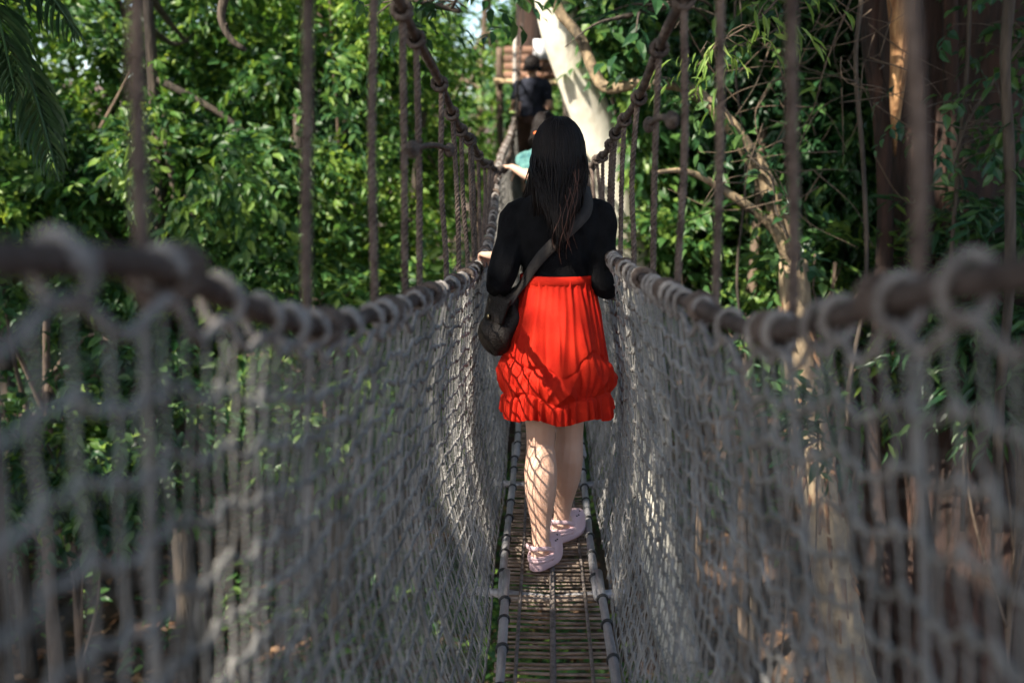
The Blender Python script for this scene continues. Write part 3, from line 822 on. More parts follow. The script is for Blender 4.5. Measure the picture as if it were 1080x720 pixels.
def fold(a, ks, seed):
    r_ = np.random.default_rng(seed); o = 0
    for k_ in ks: o = o + np.sin(k_ * a + r_.uniform(0, 6.28) + .6 * np.sin(2 * a + r_.uniform(0, 6))) / len(ks) ** .5
    return o


SP = np.array([(0, .128, .104), (.06, .131, .107), (.25, .156, .128), (.45, .173, .144), (.6, .188, .152), (.72, .195, .156), (.86, .194, .156), (1, .192, .155)])
TH, NT = 420, 220
a = np.linspace(0, 2 * PI, TH, endpoint=False)
g2 = fold(a, [23, 29, 37], 4); g3 = fold(a, [31, 41, 53], 6)
rs = np.random.default_rng(19)
FO = [(rs.uniform(0, 2 * PI), rs.normal(0, .10), rs.uniform(.035, .10), rs.uniform(.3, 1) * (1 if rs.random() < .75 else -.6), rs.uniform(-.1, .3), rs.uniform(.5, 1.3)) for _ in range(46)]


def drape(t):
    o = 0 * a
    for c, dr, wd, am, t0, t1 in FO:
        d = (a - c - dr * t + PI) % (2 * PI) - PI
        wgt = min(1, max(0, (t - t0) / .25)) * min(1, max(0, (t1 - t) / .25))
        o = o + am * wgt * np.exp(-np.abs(d / (wd * (.7 + .6 * t))) ** 1.6)
    return o


seam = .60 + .055 * np.sin(3 * a + .6) + .035 * np.sin(5 * a + 2.2) + .02 * np.sin(8 * a)
seam2 = .84 + .025 * np.sin(4 * a + 1.1) + .018 * np.sin(7 * a + .3)
pf = np.abs(np.cos(4.5 * a + .9 + .7 * np.sin(2 * a))) ** .8; pf2 = np.abs(np.cos(5.5 * a + .2 + .6 * np.sin(3 * a))) ** .6
ZT, ZB = 1.068, .572
rings = []
for t in np.linspace(0, 1, NT):
    rad = np.interp(t, SP[:, 0], SP[:, 1]); dep = np.interp(t, SP[:, 0], SP[:, 2])
    u = (t - seam); v = (t - seam2); D0 = drape(t)
    soft = 1 / (1 + np.exp(u / .012)); hem = 1 / (1 + np.exp(-v / .010)); midp = (1 - soft) * (1 - hem)
    off = soft * (D0 * (.002 + .016 * min(1, t * 2.0)) + g2 * .0035 * math.exp(-t * 6))
    b1 = np.clip(u / np.maximum(seam2 - seam, .05), 0, 1)
    sw_ = np.sin(3.5 * a + .5)
    cr = lambda x_: 1.2 - 2.2 * np.abs(np.sin(x_ / 2)) ** .7
    dg = cr(13 * a + 6.5 * b1 * sw_ + 2 * np.sin(4 * a)) + .7 * cr(21 * a - 9 * b1 * sw_ + 1) + .45 * np.sin(34 * a + 9 * b1 * sw_)
    off += midp * (np.sin(PI * b1 ** .6) * (.003 + .021 * pf) + dg * .0062 * (1.15 - .6 * b1) + .005 * D0 + .006 * (1 - b1))
    b2 = np.clip(v / .16, 0, 1)
    off += hem * (.004 + .006 * b2 + g3 * (.0035 + .006 * b2) + .009 * D0 + .006 * np.sin(11 * a))
    off -= .007 * np.exp(-(u / .014) ** 2) * (1.3 - pf) + .005 * np.exp(-(v / .012) ** 2)
    z = ZT + (ZB - ZT) * t - midp * np.sin(PI * b1 ** .6) * .020 * pf + hem * b2 * (.010 * np.sin(6 * a + 1) + .004 * g3)
    rings.append(np.column_stack([(rad + off) * np.cos(a), (dep + off) * np.sin(a) - .006, z]))
mb = MB(); loft(mb, rings, cap=False)
sk = mb.build('skirt', M['skirt'], woman)
mb = MB(); wb = []
for z, e in ((1.046, .0), (1.05, .004), (1.076, .005), (1.080, .0)):
    wb.append(ell_ring((0, -.004, z), .131 + e, .106 + e, 60))
loft(mb, wb, cap=False); mb.build('waistband', M['skirt'], sk)
# hair
head = np.array([0, .022, 1.505])


def bot(az, rg_):
    b = 1.165 + .13 * min(1, abs(az) / 1.3) + abs(rg_.normal(0, .055))
    return min(b, 1.40)


mb = MB(); hair_cap(mb, head); locks(mb, 2600, head, bot, .0034, 3)
hair_o = mb.build('hair', M['hair'], woman)
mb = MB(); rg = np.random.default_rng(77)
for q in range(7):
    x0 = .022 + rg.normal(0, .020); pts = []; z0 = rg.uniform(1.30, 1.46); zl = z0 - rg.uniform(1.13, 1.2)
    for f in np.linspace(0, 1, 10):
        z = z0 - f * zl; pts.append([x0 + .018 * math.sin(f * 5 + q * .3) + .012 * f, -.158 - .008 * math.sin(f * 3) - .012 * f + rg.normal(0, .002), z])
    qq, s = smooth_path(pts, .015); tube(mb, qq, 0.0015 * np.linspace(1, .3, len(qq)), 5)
mb.build('sunlit_strands', M['hair_lit'], hair_o)  # strands coloured as hair caught by the sun
for k in ('l', 'r'): shoe(J, k, M['clog'], woman)
woman.location = (WX, WY, WZ); woman.scale = (1.03,) * 3

# ---- her shoulder bag
bag = empty('shoulder_bag', (0, 0, 0), label="dark brown leather bag hanging at the woman's left hip on a crossbody strap", cat='bag')
mb = MB(); rings = []; bc = np.array([-.200, -.020, .905])
for f in np.linspace(-1, 1, 30):
    wz = math.sqrt(max(0.0, 1 - abs(f) ** 2.6)); ring = []
    for t in np.arange(28) * 2 * PI / 28:
        hw_ = .072 * wz + .002; th_ = .050 * wz * (.75 + .25 * (f < 0)) + .002
        ring.append([th_ * math.cos(t) + .012 * math.sin(f * 4), hw_ * math.sin(t) * (1.12 - .25 * f) + .003 * math.sin(9 * f + t * 3), f * .118 + .006 * math.sin(t * 4 + f * 6)])
    rings.append(ring)
Rb = np.array(Euler((math.radians(10), math.radians(16), math.radians(35))).to_matrix())
loft(mb, np.array(rings) @ Rb.T + bc); mb.build('pouch', M['leather'], bag)
mb = MB()
fl = []
for f in np.linspace(0, 1, 10):
    row = []
    for g_ in np.linspace(-1, 1, 14):
        row.append([-.056 * math.sqrt(max(0, 1 - (f * .55) ** 2)) * (1 - .25 * g_ * g_) - .004, g_ * .074 * (1 - .18 * f), .10 - .10 * f - .02 * f * (1 - g_ * g_)])
    fl.append(row)
fl = np.array(fl)
both = np.concatenate([fl, (fl + [.006, 0, 0])[:, ::-1]], 1); loft(mb, both @ Rb.T + bc); mb.build('flap', M['leather'], bag)
mb = MB(); ball(mb, np.array([-.062, .0, .012]) @ Rb.T + bc, 1, (.006, .014, .010)); mb.build('clasp', M['brass'], bag)
# strap: from the bag up across her back to the right shoulder and down the front
Tt = np.array(TORSO)


def on_torso(ang, z, off):
    rx = np.interp(z, Tt[:, 0], Tt[:, 1]) + off; ry = np.interp(z, Tt[:, 0], Tt[:, 2]) + off
    return np.array([rx * math.sin(ang), -ry * math.cos(ang) + np.interp(z, Tt[:, 0], Tt[:, 3]), z])


sp = [np.array([-.178, -.085, .985])]; nm = [np.array([-.6, -.8, 0])]
for f in np.linspace(0, 1, 9):
    z = 1.055 + (1.335 - 1.055) * f; ang = -1.0 + 1.78 * f
    q = on_torso(ang, z, .034 - .004 * f); sp.append(q); nm.append(np.array([math.sin(ang), -math.cos(ang), .1 + .5 * f]))
sp.append(np.array([.088, -.02, 1.387])); nm.append(np.array([.2, -.1, 1])); sp.append(np.array([.086, .05, 1.365])); nm.append(np.array([.2, .5, 1]))
for f in np.linspace(0, 1, 8):
    z = 1.31 - (1.31 - 1.03) * f; ang = PI - .72 + 1.6 * f
    q = on_torso(ang, z, .034); sp.append(q); nm.append(np.array([math.sin(ang), -math.cos(ang), .2]))
sp.append(np.array([-.205, .055, .985])); nm.append(np.array([-1, .3, 0]))
sp = np.array(sp); d = np.concatenate([[0], np.cumsum(np.linalg.norm(np.diff(sp, axis=0), axis=1))]); ss = np.linspace(0, d[-1], 110)
pp = spline(np.column_stack([d, sp]), ss); nn = unit(spline(np.column_stack([d, np.array(nm)]), ss)); tg = unit(np.gradient(pp, axis=0)); sdv = unit(np.cross(tg, nn))
nn = np.cross(sdv, tg); hw_ = .0205
ring = np.stack([pp + sdv * hw_ + nn * .002, pp + nn * .0035, pp - sdv * hw_ + nn * .002, pp - sdv * hw_ - nn * .002, pp - nn * .002, pp + sdv * hw_ - nn * .002], 1)
mb = MB(); loft(mb, ring); mb.build('strap', M['strapm'], bag)
bag.location = (WX, WY, WZ); bag.scale = (1.03,) * 3


# ---- the two people ahead
def other(label, x, y, scale, shirt, bottom, arm, rot=0, hairlen=1.40, orange=False):
    o = empty('person', (0, 0, 0), label=label, cat='person')
    Jn = dict(l_sh=(-.155, 0, 1.295), l_el=(-.20, -.03, 1.03), l_wr=(-.21, .12, .84), r_sh=(.155, 0, 1.295), r_el=(.20, -.03, 1.03), r_wr=(.20, .14, .86),
              l_hip=(-.085, 0, .86), l_kn=(-.08, .02, .475), l_an=(-.08, -.02, .098), l_toe=(-.085, .10, .045),
              r_hip=(.085, 0, .86), r_kn=(.075, .07, .475), r_an=(.07, .03, .098), r_toe=(.085, .16, .045),
              l_hand=((0, .4, -.9), (0, -.9, -.3), (-1, 0, 0)), r_hand=((0, .4, -.9), (0, -.9, -.3), (1, 0, 0)))
    Jn.update(arm)
    b = person_body(Jn, .006); b.materials.append(M['skin']); link('body', b, o); face(o)
    s = sweater(Jn, .02, .93, .5, .008, .005); s.materials.append(shirt); link('shirt', s, o)
    mb = MB(); loft(mb, torso_rings(.014, .78, .96))
    for k in ('l', 'r'):
        hp, kn = np.array(Jn[k + '_hip']), np.array(Jn[k + '_kn']); limb(mb, [hp + [0, 0, .03], hp * .6 + kn * .4, kn * .8 + hp * .2], [.098, .092, .082])
    me = remesh(mb, .008, 4); me.materials.append(bottom); link('shorts', me, o)
    mb = MB(); hair_cap(mb, head); locks(mb, 260, head, lambda az, r_: hairlen + abs(r_.normal(0, .02)), .008, 5, .1, .75); h_ = mb.build('hair', M['hair'], o)
    if orange:
        mb = MB(); p, _ = smooth_path([(-.075, -.10, 1.47), (-.03, -.128, 1.475), (.03, -.128, 1.475), (.075, -.10, 1.47)], .01); tube(mb, p, .010, 8); mb.build('hair_band', M['orange'], h_)
    for k in ('l', 'r'): shoe(Jn, k, M['dark_shoe'], o, clog=False)
    o.scale = (scale,) * 3; o.rotation_euler = (0, 0, rot); o.location = (x, y, float(deck_at(y)[0]) - .004)
    return o


other('person in teal short sleeves reaching out to the left hand rope', 0.03, 7.15, .955, M['teal'], M['denim'],
      dict(l_sh=(-.15, .0, 1.29), l_el=(-.11, -.15, 1.17), l_wr=(-.235, -.05, 1.235), l_hand=((-.6, .8, 0), (-.8, -.6, 0), (0, 0, 1))), hairlen=1.38, orange=True)
other('person in navy shirt at the far end of the bridge, before the platform', -.10, 12.1, 1.0, M['navy'], M['shorts'],
      dict(l_el=(-.215, .02, 1.04), l_wr=(-.22, .20, 1.04), r_el=(.215, 0, 1.04), r_wr=(.20, .18, 1.08), l_hand=((0, 1, 0), (-1, 0, 0), (0, 0, 1)), r_hand=((0, 1, 0), (1, 0, 0), (0, 0, 1))), hairlen=1.43)

# ================================================================== FAR PLATFORM, SIGN
dz = float(deck_at(13.9)[0])
plat = empty('platform', (-.05, 14.5, dz), label='wooden platform round the dark trunk at the far end of the bridge', cat='platform')
mb = MB()
for k in range(12): box(mb, (-.05 + RNG.normal(0, .01), 14.0 + k * .13, dz - .02), (1.9 + RNG.normal(0, .03), .118, .035))
mb.build('floor_boards', M['board'], plat)
for x in (-.55, .42):
    mb = MB(); trunk_mb([(x, 14.0, -5.2 + .3), (x + .02, 14.0, -2), (x, 14.02, 1.35)], .055, .045, 10, .03, mb=mb); mb.build('post', M['bark_brown'], plat)
mb = MB(); tube(mb, [(-.62, 13.93, .92), (-.05, 13.93, .90), (.5, 13.93, .88)], .035, 8); mb.build('rail', M['beam'], plat)
mb = MB()
for k in range(4): box(mb, (-.06, 13.99, 1.0 + k * .105), (.86, .03, .095))
mb.build('back_board', M['board'], plat)
sg = empty('sign', (.03, 13.86, 1.3), label='small blank white sign board on the platform at the far end', cat='sign')
mb = MB(); box(mb, (.02, 13.87, 1.315), (.235, .012, .25)); mb.build('panel', M['sign'], sg)
mb = MB(); box(mb, (.02, 13.885, 1.2), (.03, .018, .42)); mb.build('batten', M['board'], sg)

# ================================================================== TREES
# dark trunk the far platform is built on
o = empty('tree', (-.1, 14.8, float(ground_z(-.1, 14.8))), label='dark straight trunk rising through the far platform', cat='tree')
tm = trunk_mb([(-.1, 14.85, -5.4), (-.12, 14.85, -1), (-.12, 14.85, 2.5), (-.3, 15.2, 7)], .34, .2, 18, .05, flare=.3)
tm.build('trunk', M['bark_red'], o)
platform_tree = o

# pale leaning trunk, in full sun
wt = empty('tree', (P(668, 330, 9.4)[0] + 1.1, 9.9, -5), label='pale smooth trunk leaning left, in bright sun right of the far bridge', cat='tree')
w0 = [P(577, -60, 8.6), P(591, 30, 8.75), P(612, 90, 8.9), P(633, 150, 9.05), P(652, 225, 9.2), P(668, 300, 9.4)]
base = np.array([w0[-1][0] + .75, 9.9, float(ground_z(w0[-1][0] + .75, 9.9)) - .4])
path = [base, w0[-1] * .55 + base * .45 + [-.08, 0, 0]] + w0[::-1] + [P(577, -60, 8.6) + np.array([-.9, -.4, 2.6]), P(577, -60, 8.6) + np.array([-1.6, -.5, 5])]
tm = trunk_mb(path, .22, .12, 20, .012, .1); tm.build('trunk', M['bark_pale'], wt)
white_tree = wt

# tan forked tree with the crooked limb
tt = empty('tree', tuple(P(905, 735, 7.6)), label='crooked tan tree with peeling bark and a limb bent across the pale trunk', cat='tree')
b0 = [P(912, 790, 7.2), P(893, 690, 7.05), P(878, 600, 6.9), P(862, 500, 6.75), P(850, 420, 6.65), P(841, 340, 6.6), P(836, 270, 6.6)]
b0 = [np.array([b0[0][0] + .1, 7.4, -5.1])] + b0
trunk_mb(b0, .19, .09, 16, .035, .08).build('trunk', M['bark_peel'], tt); mb = MB()
lb = [P(838, 285, 6.6), P(822, 225, 6.6), P(790, 160, 6.6), P(757, 118, 6.6), P(722, 92, 6.65), P(670, 89, 6.75), P(637, 92, 6.85), P(624, 70, 6.9), P(612, 40, 6.95), P(590, 12, 7.0), P(583, -40, 7.0)]
pq, s = smooth_path(lb, .05); tube(mb, pq, np.interp(s, [0, s[-1] * .5, s[-1]], [.072, .040, .034]), 12, rough=.03)
lb = [P(846, 330, 6.62), P(815, 240, 6.5), P(770, 205, 6.4), P(720, 180, 6.3), P(690, 182, 6.2)]
pq, s = smooth_path(lb, .05); tube(mb, pq, np.linspace(.05, .012, len(pq)), 10, rough=.03)
mb.build('limb', M['bark_tan'], tt)
# loose peeling bark
for k in range(34):
    t = RNG.uniform(.3, .95); i = int(t * (len(b0) - 1)); c = np.array(b0[i]) * (1 - t % 1 * .2) + np.array(b0[min(i + 1, len(b0) - 1)]) * (t % 1 * .2)
    c = np.array(spline(np.column_stack([np.arange(len(b0)), b0]), np.array([t * (len(b0) - 1)]))[0]); an = RNG.uniform(PI, 2 * PI)
    r_ = .185 - .1 * t; q = c + np.array([math.cos(an) * r_, math.sin(an) * r_, 0]); o2 = np.array([math.cos(an), math.sin(an), 0])
    L = RNG.uniform(.12, .35); ps = [q - o2 * .02, q + o2 * .015 - [0, 0, L * .5], q + o2 * .06 - [0, 0, L]]
    pq, _ = smooth_path(ps, .03); mb = MB(); tube(mb, pq, np.linspace(.02, .008, len(pq)), 6, sq=.3); mb.build('peeling_bark', M['litter'], tt)
tan_tree = tt
lp = smooth_path([P(838, 285, 6.55), P(822, 225, 6.55), P(790, 160, 6.55), P(757, 118, 6.55), P(722, 92, 6.6), P(690, 89, 6.7)], .04)[0]
cl = empty('creeper', tuple(lp[0]), label='creeper with small dark leaves along the crooked tan limb', cat='creeper')
mb = MB(); tube(mb, lp + np.column_stack([.03 * np.sin(np.arange(len(lp)) * .5), -.075 + .02 * np.cos(np.arange(len(lp)) * .5), .03 * np.cos(np.arange(len(lp)) * .5)]), .009, 6); mb.build('stem', M['bark_dark'], cl)
mb = MB(); b = lp[RNG.integers(0, len(lp), 55)] + RNG.normal(0, .10, (55, 3)) + [0, -.08, 0]; d = RNG.normal(0, 1, b.shape); d[:, 2] -= .5
twigs(mb, b, d, .2, 5, .095, .5, True, .5, clear=False); mb.build('leaves', M['leaf_b'], cl, smooth=False)

# large reddish trunk on the right
rt = empty('tree', (3.0, 7.6, float(ground_z(3, 7.6))), label='massive red brown trunk with furrowed bark at the right side', cat='tree')
rx0 = P(1010, 150, 7.6)[0]
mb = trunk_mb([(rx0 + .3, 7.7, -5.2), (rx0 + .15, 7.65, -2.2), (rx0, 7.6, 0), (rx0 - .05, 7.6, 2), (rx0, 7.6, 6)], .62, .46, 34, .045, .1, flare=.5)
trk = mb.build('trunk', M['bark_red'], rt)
mb = MB()   # aerial roots grown down along it
for k, (px, r) in enumerate(((928, .055), (946, .075), (968, .04), (1003, .05), (1030, .035), (1062, .06), (985, .03))):
    dd = 6.95 + .05 * k if px > 940 else 7.1
    ps = [P(px + RNG.normal(0, 4), y, dd + RNG.normal(0, .04)) for y in (-200, -60, 40, 120, 220, 330, 450, 600)]; ps.append(np.array([ps[-1][0], ps[-1][1], -5.1]))
    if k == 1: ps = ps[:4] + [P(944, 165, 7.2)]; r = np.array([.09, .09, .085, .05, .004])  # short root whose colour carries the sunlit strip of bark
    pq, sq_ = smooth_path(ps, .08)
    if k == 1: r = np.interp(sq_, np.linspace(0, sq_[-1], 5), r)
    mb = MB(); tube(mb, pq, r, 10, rough=.06); mb.build('aerial_root', M['bark_sunlit'] if k == 1 else M['bark_red'], rt)
red_tree = rt

# tree behind the camera that carries the near end of the bridge
bt = empty('tree', (.1, -4.2, float(ground_z(.1, -4.2))), label='tall tree carrying the near end of the rope bridge', cat='tree')
trunk_mb([(.1, -4.3, -5.4), (.1, -4.3, -1), (.1, -4.3, 3), (-.2, -4.4, 7.5)], .4, .2, 16, .05, flare=.3).build('trunk', M['bark_dark'], bt)

# --- overhead canopy: unseen leaves added for shade, shared among trees, gaps cut for sun
lt = empty('tree', (-7.5, 4.5, float(ground_z(-7.5, 4.5))), label='unseen tall tree added outside the left net, its crown shaped to shade the bridge', cat='tree')
trunk_mb([(-7.5, 4.5, -5.0), (-7.4, 4.4, -1), (-7, 4.2, 3), (-6.4, 3.5, 7.5)], .3, .15, 14, .05, flare=.3).build('trunk', M['bark_brown'], lt)
owners = [(platform_tree, (-.3, 15.2)), (white_tree, (-2.2, 8.2)), (tan_tree, (2.6, 8.5)), (red_tree, (rx0 + 1.5, 6.0)), (bt, (-.2, -5.0)), (lt, (-6.6, 3))]
N = 8200
cx = RNG.uniform(-20, 8, N); cy = RNG.uniform(-10, 22, N)
cx[1300:2600] = RNG.uniform(-4.5, 1.8, 1300); cy[1300:2600] = RNG.uniform(1.5, 8.5, 1300); cx[:1300] = RNG.uniform(-8, -3.4, 1300); cy[:1300] = RNG.uniform(-7.5, 5, 1300); cx[2600:3300] = RNG.uniform(-14, -8.5, 700); cy[2600:3300] = RNG.uniform(0, 7, 700)
keepm = (np.sin(cx * .55 + 1.3) + np.sin(cy * .47 + cx * .2) + RNG.normal(0, .8, N)) > -1.6
cx, cy = cx[keepm], cy[keepm]; cz = 5.6 + 1.0 * np.sin(cx * .4) * np.cos(cy * .35) + RNG.uniform(0, 2.2, len(cx)) + .05 * np.maximum(0, cy - 8)
own = np.argmin(np.stack([(cx - q[0]) ** 2 + (cy - q[1]) ** 2 for _, q in owners]), 0)
for k, (o, q) in enumerate(owners):
    mb = MB(); s_ = own == k; c = np.column_stack([cx, cy, cz])[s_]
    if not len(c): continue
    for _ in range(5):
        b = c + RNG.normal(0, .33, c.shape); d = RNG.normal(0, 1, c.shape); d[:, 2] *= .4
        twigs(mb, b, d, .5, 5, .24, .5, False, .3, smin=1.5, clear=False, fine=.035)
    mb.build('crown', M['leaf_d'], o, smooth=False)  # share of the added shade leaves, shaped by the wanted sun patches

# --- left side trees
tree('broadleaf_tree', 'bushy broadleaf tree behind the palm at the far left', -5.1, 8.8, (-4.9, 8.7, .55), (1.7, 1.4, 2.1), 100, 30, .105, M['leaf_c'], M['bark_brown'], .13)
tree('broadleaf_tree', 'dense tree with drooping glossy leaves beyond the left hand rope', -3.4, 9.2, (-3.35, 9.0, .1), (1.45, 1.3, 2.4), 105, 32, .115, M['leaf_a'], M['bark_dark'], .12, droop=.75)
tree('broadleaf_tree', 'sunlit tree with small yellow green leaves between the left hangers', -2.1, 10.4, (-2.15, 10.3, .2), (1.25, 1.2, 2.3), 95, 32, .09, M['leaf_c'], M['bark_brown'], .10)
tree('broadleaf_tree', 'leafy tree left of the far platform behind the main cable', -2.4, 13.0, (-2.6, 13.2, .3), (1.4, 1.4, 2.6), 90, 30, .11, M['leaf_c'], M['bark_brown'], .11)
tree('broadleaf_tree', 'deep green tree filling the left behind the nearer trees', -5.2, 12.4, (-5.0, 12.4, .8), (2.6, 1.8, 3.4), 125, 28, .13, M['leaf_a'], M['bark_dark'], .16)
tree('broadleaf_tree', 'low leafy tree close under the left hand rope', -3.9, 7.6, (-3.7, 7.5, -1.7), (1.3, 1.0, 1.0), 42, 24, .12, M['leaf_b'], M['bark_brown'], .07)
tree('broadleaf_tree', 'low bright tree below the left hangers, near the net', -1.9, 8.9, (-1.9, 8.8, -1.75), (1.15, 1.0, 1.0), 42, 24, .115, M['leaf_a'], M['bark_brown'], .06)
tree('sapling', 'thin sapling with a small sunlit crown seen through the left net', P(78, 600, 7.4)[0], 7.4, tuple(P(74, 468, 7.4)), (.42, .4, .28), 9, 16, .11, M['leaf_c'], M['bark_brown'], .045, cat='sapling', cl=.22)
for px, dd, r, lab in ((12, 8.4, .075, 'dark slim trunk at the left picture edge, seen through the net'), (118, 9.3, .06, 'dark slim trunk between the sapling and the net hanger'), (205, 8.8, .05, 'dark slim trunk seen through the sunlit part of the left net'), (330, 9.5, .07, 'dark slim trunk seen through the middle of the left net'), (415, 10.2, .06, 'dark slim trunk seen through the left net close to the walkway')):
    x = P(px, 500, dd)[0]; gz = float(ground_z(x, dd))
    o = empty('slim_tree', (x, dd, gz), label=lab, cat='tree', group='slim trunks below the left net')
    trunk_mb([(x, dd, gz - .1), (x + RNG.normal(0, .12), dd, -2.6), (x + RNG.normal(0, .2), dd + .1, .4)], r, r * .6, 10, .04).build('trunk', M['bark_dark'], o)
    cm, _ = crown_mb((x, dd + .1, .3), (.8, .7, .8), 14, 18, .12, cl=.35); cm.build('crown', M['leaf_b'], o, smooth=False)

# --- right side trees
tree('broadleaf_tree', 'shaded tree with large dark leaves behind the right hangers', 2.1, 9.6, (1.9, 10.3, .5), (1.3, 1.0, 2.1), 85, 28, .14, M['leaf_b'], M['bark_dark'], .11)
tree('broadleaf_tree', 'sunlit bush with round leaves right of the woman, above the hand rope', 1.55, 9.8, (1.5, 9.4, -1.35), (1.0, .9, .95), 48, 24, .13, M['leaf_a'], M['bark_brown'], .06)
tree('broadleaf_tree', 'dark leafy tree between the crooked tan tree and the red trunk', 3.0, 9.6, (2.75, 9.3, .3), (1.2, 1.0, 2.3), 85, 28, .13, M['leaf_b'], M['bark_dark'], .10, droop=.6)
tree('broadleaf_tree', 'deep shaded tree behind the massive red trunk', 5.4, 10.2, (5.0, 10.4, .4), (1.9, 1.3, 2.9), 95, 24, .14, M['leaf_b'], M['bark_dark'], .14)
tree('broadleaf_tree', 'far sunlit tree just right of the white sign', 1.6, 17.5, (.9, 17.5, 1.2), (1.8, 1.5, 2.6), 80, 22, .16, M['leaf_a'], M['bark_brown'], .13)
tree('shrub', 'low shrub with narrow leaves beside the tan trunk under the right hand rope', 2.0, 7.3, (2.15, 7.5, -1.15), (.7, .5, .6), 20, 18, .15, M['leaf_a'], M['bark_brown'], .035, cat='shrub', wr=.26, cl=.3)
tree('shrub', 'dark fern like shrub at the foot of the red trunk', 3.4, 7.0, (3.3, 6.7, -1.0), (.9, .5, .7), 26, 18, .17, M['leaf_b'], M['bark_brown'], .035, cat='shrub', wr=.22, cl=.35)
tree('sapling', 'sapling with dark pointed leaves in front of the tan trunk', 1.45, 6.0, tuple(P(838, 470, 6.0)), (.28, .2, .28), 5, 8, .13, M['leaf_b'], M['bark_brown'], .02, cat='sapling', wr=.33, cl=.16, nl=6)
for px, dd, r, lab in ((800, 8.6, .06, 'brown slim trunk seen through the right net left of the tan tree'), (935, 8.8, .07, 'brown slim trunk seen through the right net, right of the tan tree'), (1050, 8.2, .06, 'brown slim trunk at the right picture edge behind the net'), (730, 9.8, .06, 'brown slim trunk seen through the right net nearest the walkway')):
    x = P(px, 520, dd)[0]; gz = float(ground_z(x, dd))
    o = empty('slim_tree', (x, dd, gz), label=lab, cat='tree', group='slim trunks below the right net')
    trunk_mb([(x, dd, gz - .1), (x + RNG.normal(0, .12), dd, -2.6), (x + RNG.normal(0, .2), dd + .1, .2)], r, r * .6, 10, .05).build('trunk', M['bark_brown'], o)
    cm, _ = crown_mb((x, dd + .1, .2), (.7, .6, .8), 12, 16, .12, cl=.35); cm.build('crown', M['leaf_b'], o, smooth=False)
# creeper on the pale trunk
iv = MB(); pw, s = smooth_path(w0[::-1], .05)
for k in range(330):
    t = RNG.uniform(0, 1) ** .8; c = pw[int(t * (len(pw) - 1))]; q = c + np.array([.19 + abs(RNG.normal(0, .20)), -.12 + RNG.normal(0, .1), RNG.normal(0, .08)])
    twigs(iv, q[None], np.array([[RNG.normal(.5, .5), -.3, RNG.normal(-.4, .4)]]), .26, 6, .13, .62, clear=False)
ivs = MB(); tube(ivs, pw + np.array([.2, -.1, 0]) + .03 * np.sin(s * 4)[:, None], .018, 8)
o = empty('creeper', tuple(pw[0]), label='leafy climbing creeper along the right edge of the pale leaning trunk', cat='creeper')
ivs.build('stem', M['bark_dark'], o); iv.build('leaves', M['leaf_a'], o, smooth=False)

# overhanging boughs
def bough(name, label, path, r0, nleaf, size, leaf, cat='branch', wr=.45, droop=.5, spread=.3, bark='bark_dark', tmin=.2):
    pq, s = smooth_path(path, .05); o = empty(name, tuple(pq[0]), label=label, cat=cat)
    mb = MB(); tube(mb, pq, np.linspace(r0, r0 * .35, len(pq)), 8, rough=.05)
    k = (RNG.uniform(tmin, 1, nleaf) * (len(pq) - 1)).astype(int); b = pq[k] + RNG.normal(0, spread, (nleaf, 3)) * np.array([1, .8, .5])
    for q in range(min(nleaf, 40)):
        z, _ = smooth_path([pq[k[q]], (pq[k[q]] + b[q]) / 2 + [0, 0, .04], b[q]], .05); tube(mb, z, np.linspace(r0 * .3, .003, len(z)), 5)
    mb.build('stem', M[bark], o); lm = MB(); d = RNG.normal(0, 1, b.shape); d[:, 2] = d[:, 2] * .4 - .3
    twigs(lm, b, d, .26, 7, size, wr, True, droop, clear=True); lm.build('leaves', leaf, o, smooth=False)
    return o


bough('bough', 'dark leafy bough overhanging the top of the picture above the main cable', [P(330, -260, 6.0), P(390, -60, 5.8), P(440, 0, 5.7), P(485, 12, 5.6)], .035, 100, .09, M['leaf_b'], spread=.17, tmin=.35)
bough('bough', 'dark bough hanging over the top right behind the hangers', [P(900, -220, 6.5), P(800, -60, 6.5), P(720, 0, 6.4), P(650, 20, 6.3)], .04, 120, .12, M['leaf_b'], spread=.33)
bough('liana', 'dark crooked liana stub hanging into the top left', [P(236, -120, 6.5), P(238, -10, 6.5), P(234, 22, 6.5), P(246, 44, 6.5), P(259, 53, 6.5)], .05, 3, .1, M['leaf_b'], cat='liana', spread=.1)
bough('bough', 'dark shaded bough hanging in front of the massive red trunk', [P(1180, -120, 6.6), P(1110, 0, 6.5), P(1060, 70, 6.4), P(1020, 130, 6.3), P(1000, 190, 6.3)], .02, 90, .10, M['leaf_b'], spread=.2, tmin=.15)
bough('bamboo_spray', 'spray of pale green bamboo leaves hanging beside the right hangers', [P(850, -40, 5.3), P(800, 20, 5.2), P(760, 45, 5.1), P(735, 70, 5.0)], .008, 13, .11, M['bamboo'], cat='bamboo', wr=.17, droop=.9, spread=.10, bark='twig', tmin=.3)
bough('twig_tangle', 'dry tangle of thin bare twigs between the tan limb and the red trunk', [P(905, -20, 6.2), P(870, 70, 6.2), P(850, 130, 6.2), P(800, 160, 6.2)], .007, 6, .1, M['leaf_a'], cat='twigs', bark='twig')
mb = MB(); tw = bpy.data.objects['twig_tangle']
for k in range(60):
    a_ = P(RNG.uniform(780, 930), RNG.uniform(-10, 210), 6.2 + RNG.normal(0, .2)); d = np.array([RNG.normal(0, 1), RNG.normal(0, .3), RNG.normal(-.2, .9)]); d = d / np.linalg.norm(d) * RNG.uniform(.2, .75)
    z, _ = smooth_path([a_, a_ + d * .5 + RNG.normal(0, .04, 3), a_ + d + RNG.normal(0, .06, 3)], .05); tube(mb, z, np.linspace(.0045, .0015, len(z)), 5)
mb.build('twig', M['twig'], tw)
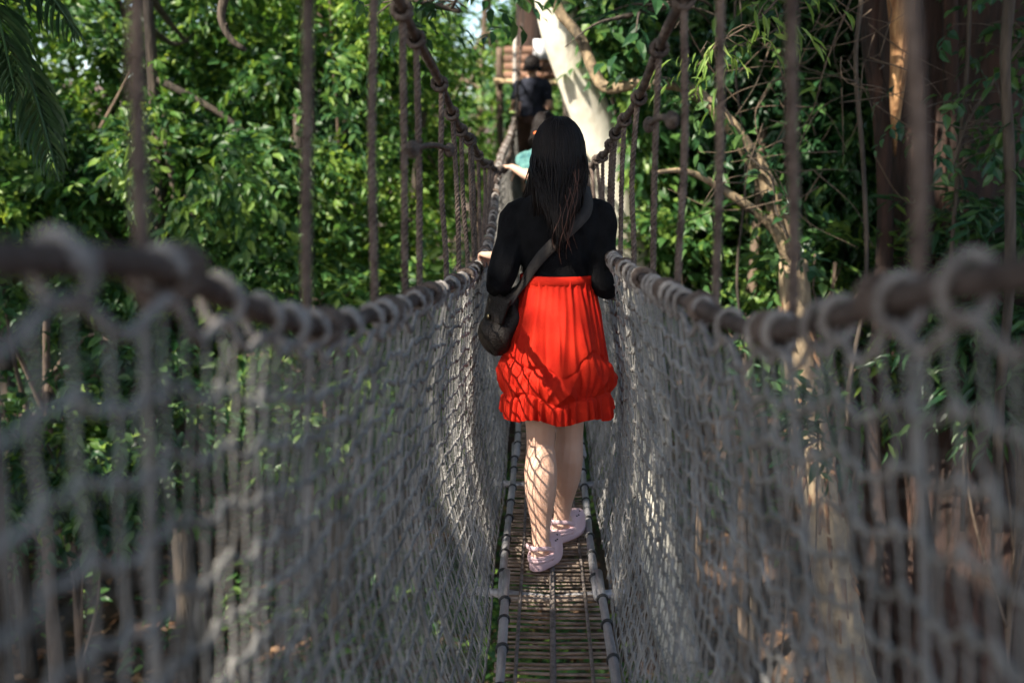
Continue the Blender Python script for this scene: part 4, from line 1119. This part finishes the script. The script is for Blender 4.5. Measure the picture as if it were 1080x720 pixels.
# hanging lianas on the right
for k, (px, dd, lab) in enumerate(((785, 7.4, 'thin dark liana hanging straight beside the tan limb'), (905, 6.3, 'thin dark liana hanging between twigs and the red trunk'), (1062, 6.0, 'thick dark liana hanging at the right edge'), (1015, 6.4, 'thin dark liana hanging in front of the red trunk'))):
    r = (.010, .014, .03, .013)[k]
    ps = [P(px + RNG.normal(0, 8), y, dd) for y in (-260, -80, 60, 180, 300, 420, 560)]; pq, _ = smooth_path(ps, .06)
    mb = MB(); tube(mb, pq, r, 8, rough=.06); o = mb.build('liana', M['bark_dark']); tag(o, lab, 'liana', 'lianas hanging on the right')

# palm at the upper left
pc = P(-25, 10, 5.2); gz = float(ground_z(pc[0], pc[1]))
pal = empty('palm_tree', (pc[0] - .2, pc[1], gz), label='palm with drooping feathery fronds at the upper left corner', cat='palm')
trunk_mb([(pc[0] - .25, pc[1], gz - .1), (pc[0] - .2, pc[1], -2), (pc[0], pc[1], pc[2] - .05)], .10, .07, 12, .03).build('trunk', M['bark_dark'], pal)
for ex, ey, dy in ((98, 45, -.1), (70, 105, -.5), (92, 190, -.3), (30, 190, .3), (-120, 20, .2), (-100, 160, -.2), (-90, -120, 0), (40, -130, .2), (-20, -150, .5), (10, 130, -.7)):
    e = P(ex, ey, 5.2) + np.array([0, dy, 0]); m = (pc + e) / 2 + np.array([0, 0, .22])
    pq, s = smooth_path([pc, m, e], .035); t = s / s[-1]; mb = MB(); tube(mb, pq, np.linspace(.013, .003, len(pq)), 6)
    tg = unit(np.gradient(pq, axis=0)); sd_ = unit(np.cross(tg, [0, 0, 1.0])); L = .30 * np.sin(PI * np.clip(t * .85 + .12, 0, 1))
    for sg_ in (-1, 1):
        d = tg * .55 + sd_ * sg_ * .8 + np.array([0, 0, -.65]) + RNG.normal(0, .08, tg.shape)
        leaf_geo(mb, pq, d, np.array([0, 0, 1.0]) + sd_ * sg_ * .6 + 0 * tg, L, .11, True)
    mb.build('frond', M['palm'], pal, smooth=False)

tree('broadleaf_tree', 'pale sunlit tree far beyond the bridge, in the gap left of the white trunk', -1.2, 19.5, (-1.0, 19.5, 1.6), (1.7, 1.0, 2.6), 70, 22, .15, M['leaf_c'], M['bark_brown'], .12, smin=.6)
# far woodland that closes the view
mb = MB()
for (x0, x1, y0_, y1_, z0, z1, n_) in ((-22, -3, 14, 24, -4, 7, 520), (-4, 2.2, 21, 30, -4, 5, 200), (2, 18, 12, 22, -4, 7, 520), (-16, -6.5, 6, 14, -4, 6, 240), (6, 15, 6, 13, -4, 6, 220), (-14, 14, 24, 38, -3, 12, 420)):
    c = np.column_stack([RNG.uniform(x0, x1, n_), RNG.uniform(y0_, y1_, n_), RNG.uniform(z0, z1, n_)])
    for _ in range(12):
        b = c + RNG.normal(0, .55, c.shape); d = RNG.normal(0, 1, c.shape); twigs(mb, b, d, .5, 6, .22, .5, False, .4, smin=2.5, clear=False, fine=.06)
tag(mb.build('far_woodland', M['leaf_a'], smooth=False), 'dense green rainforest closing the view behind the nearer trees', 'woodland', kind='stuff')
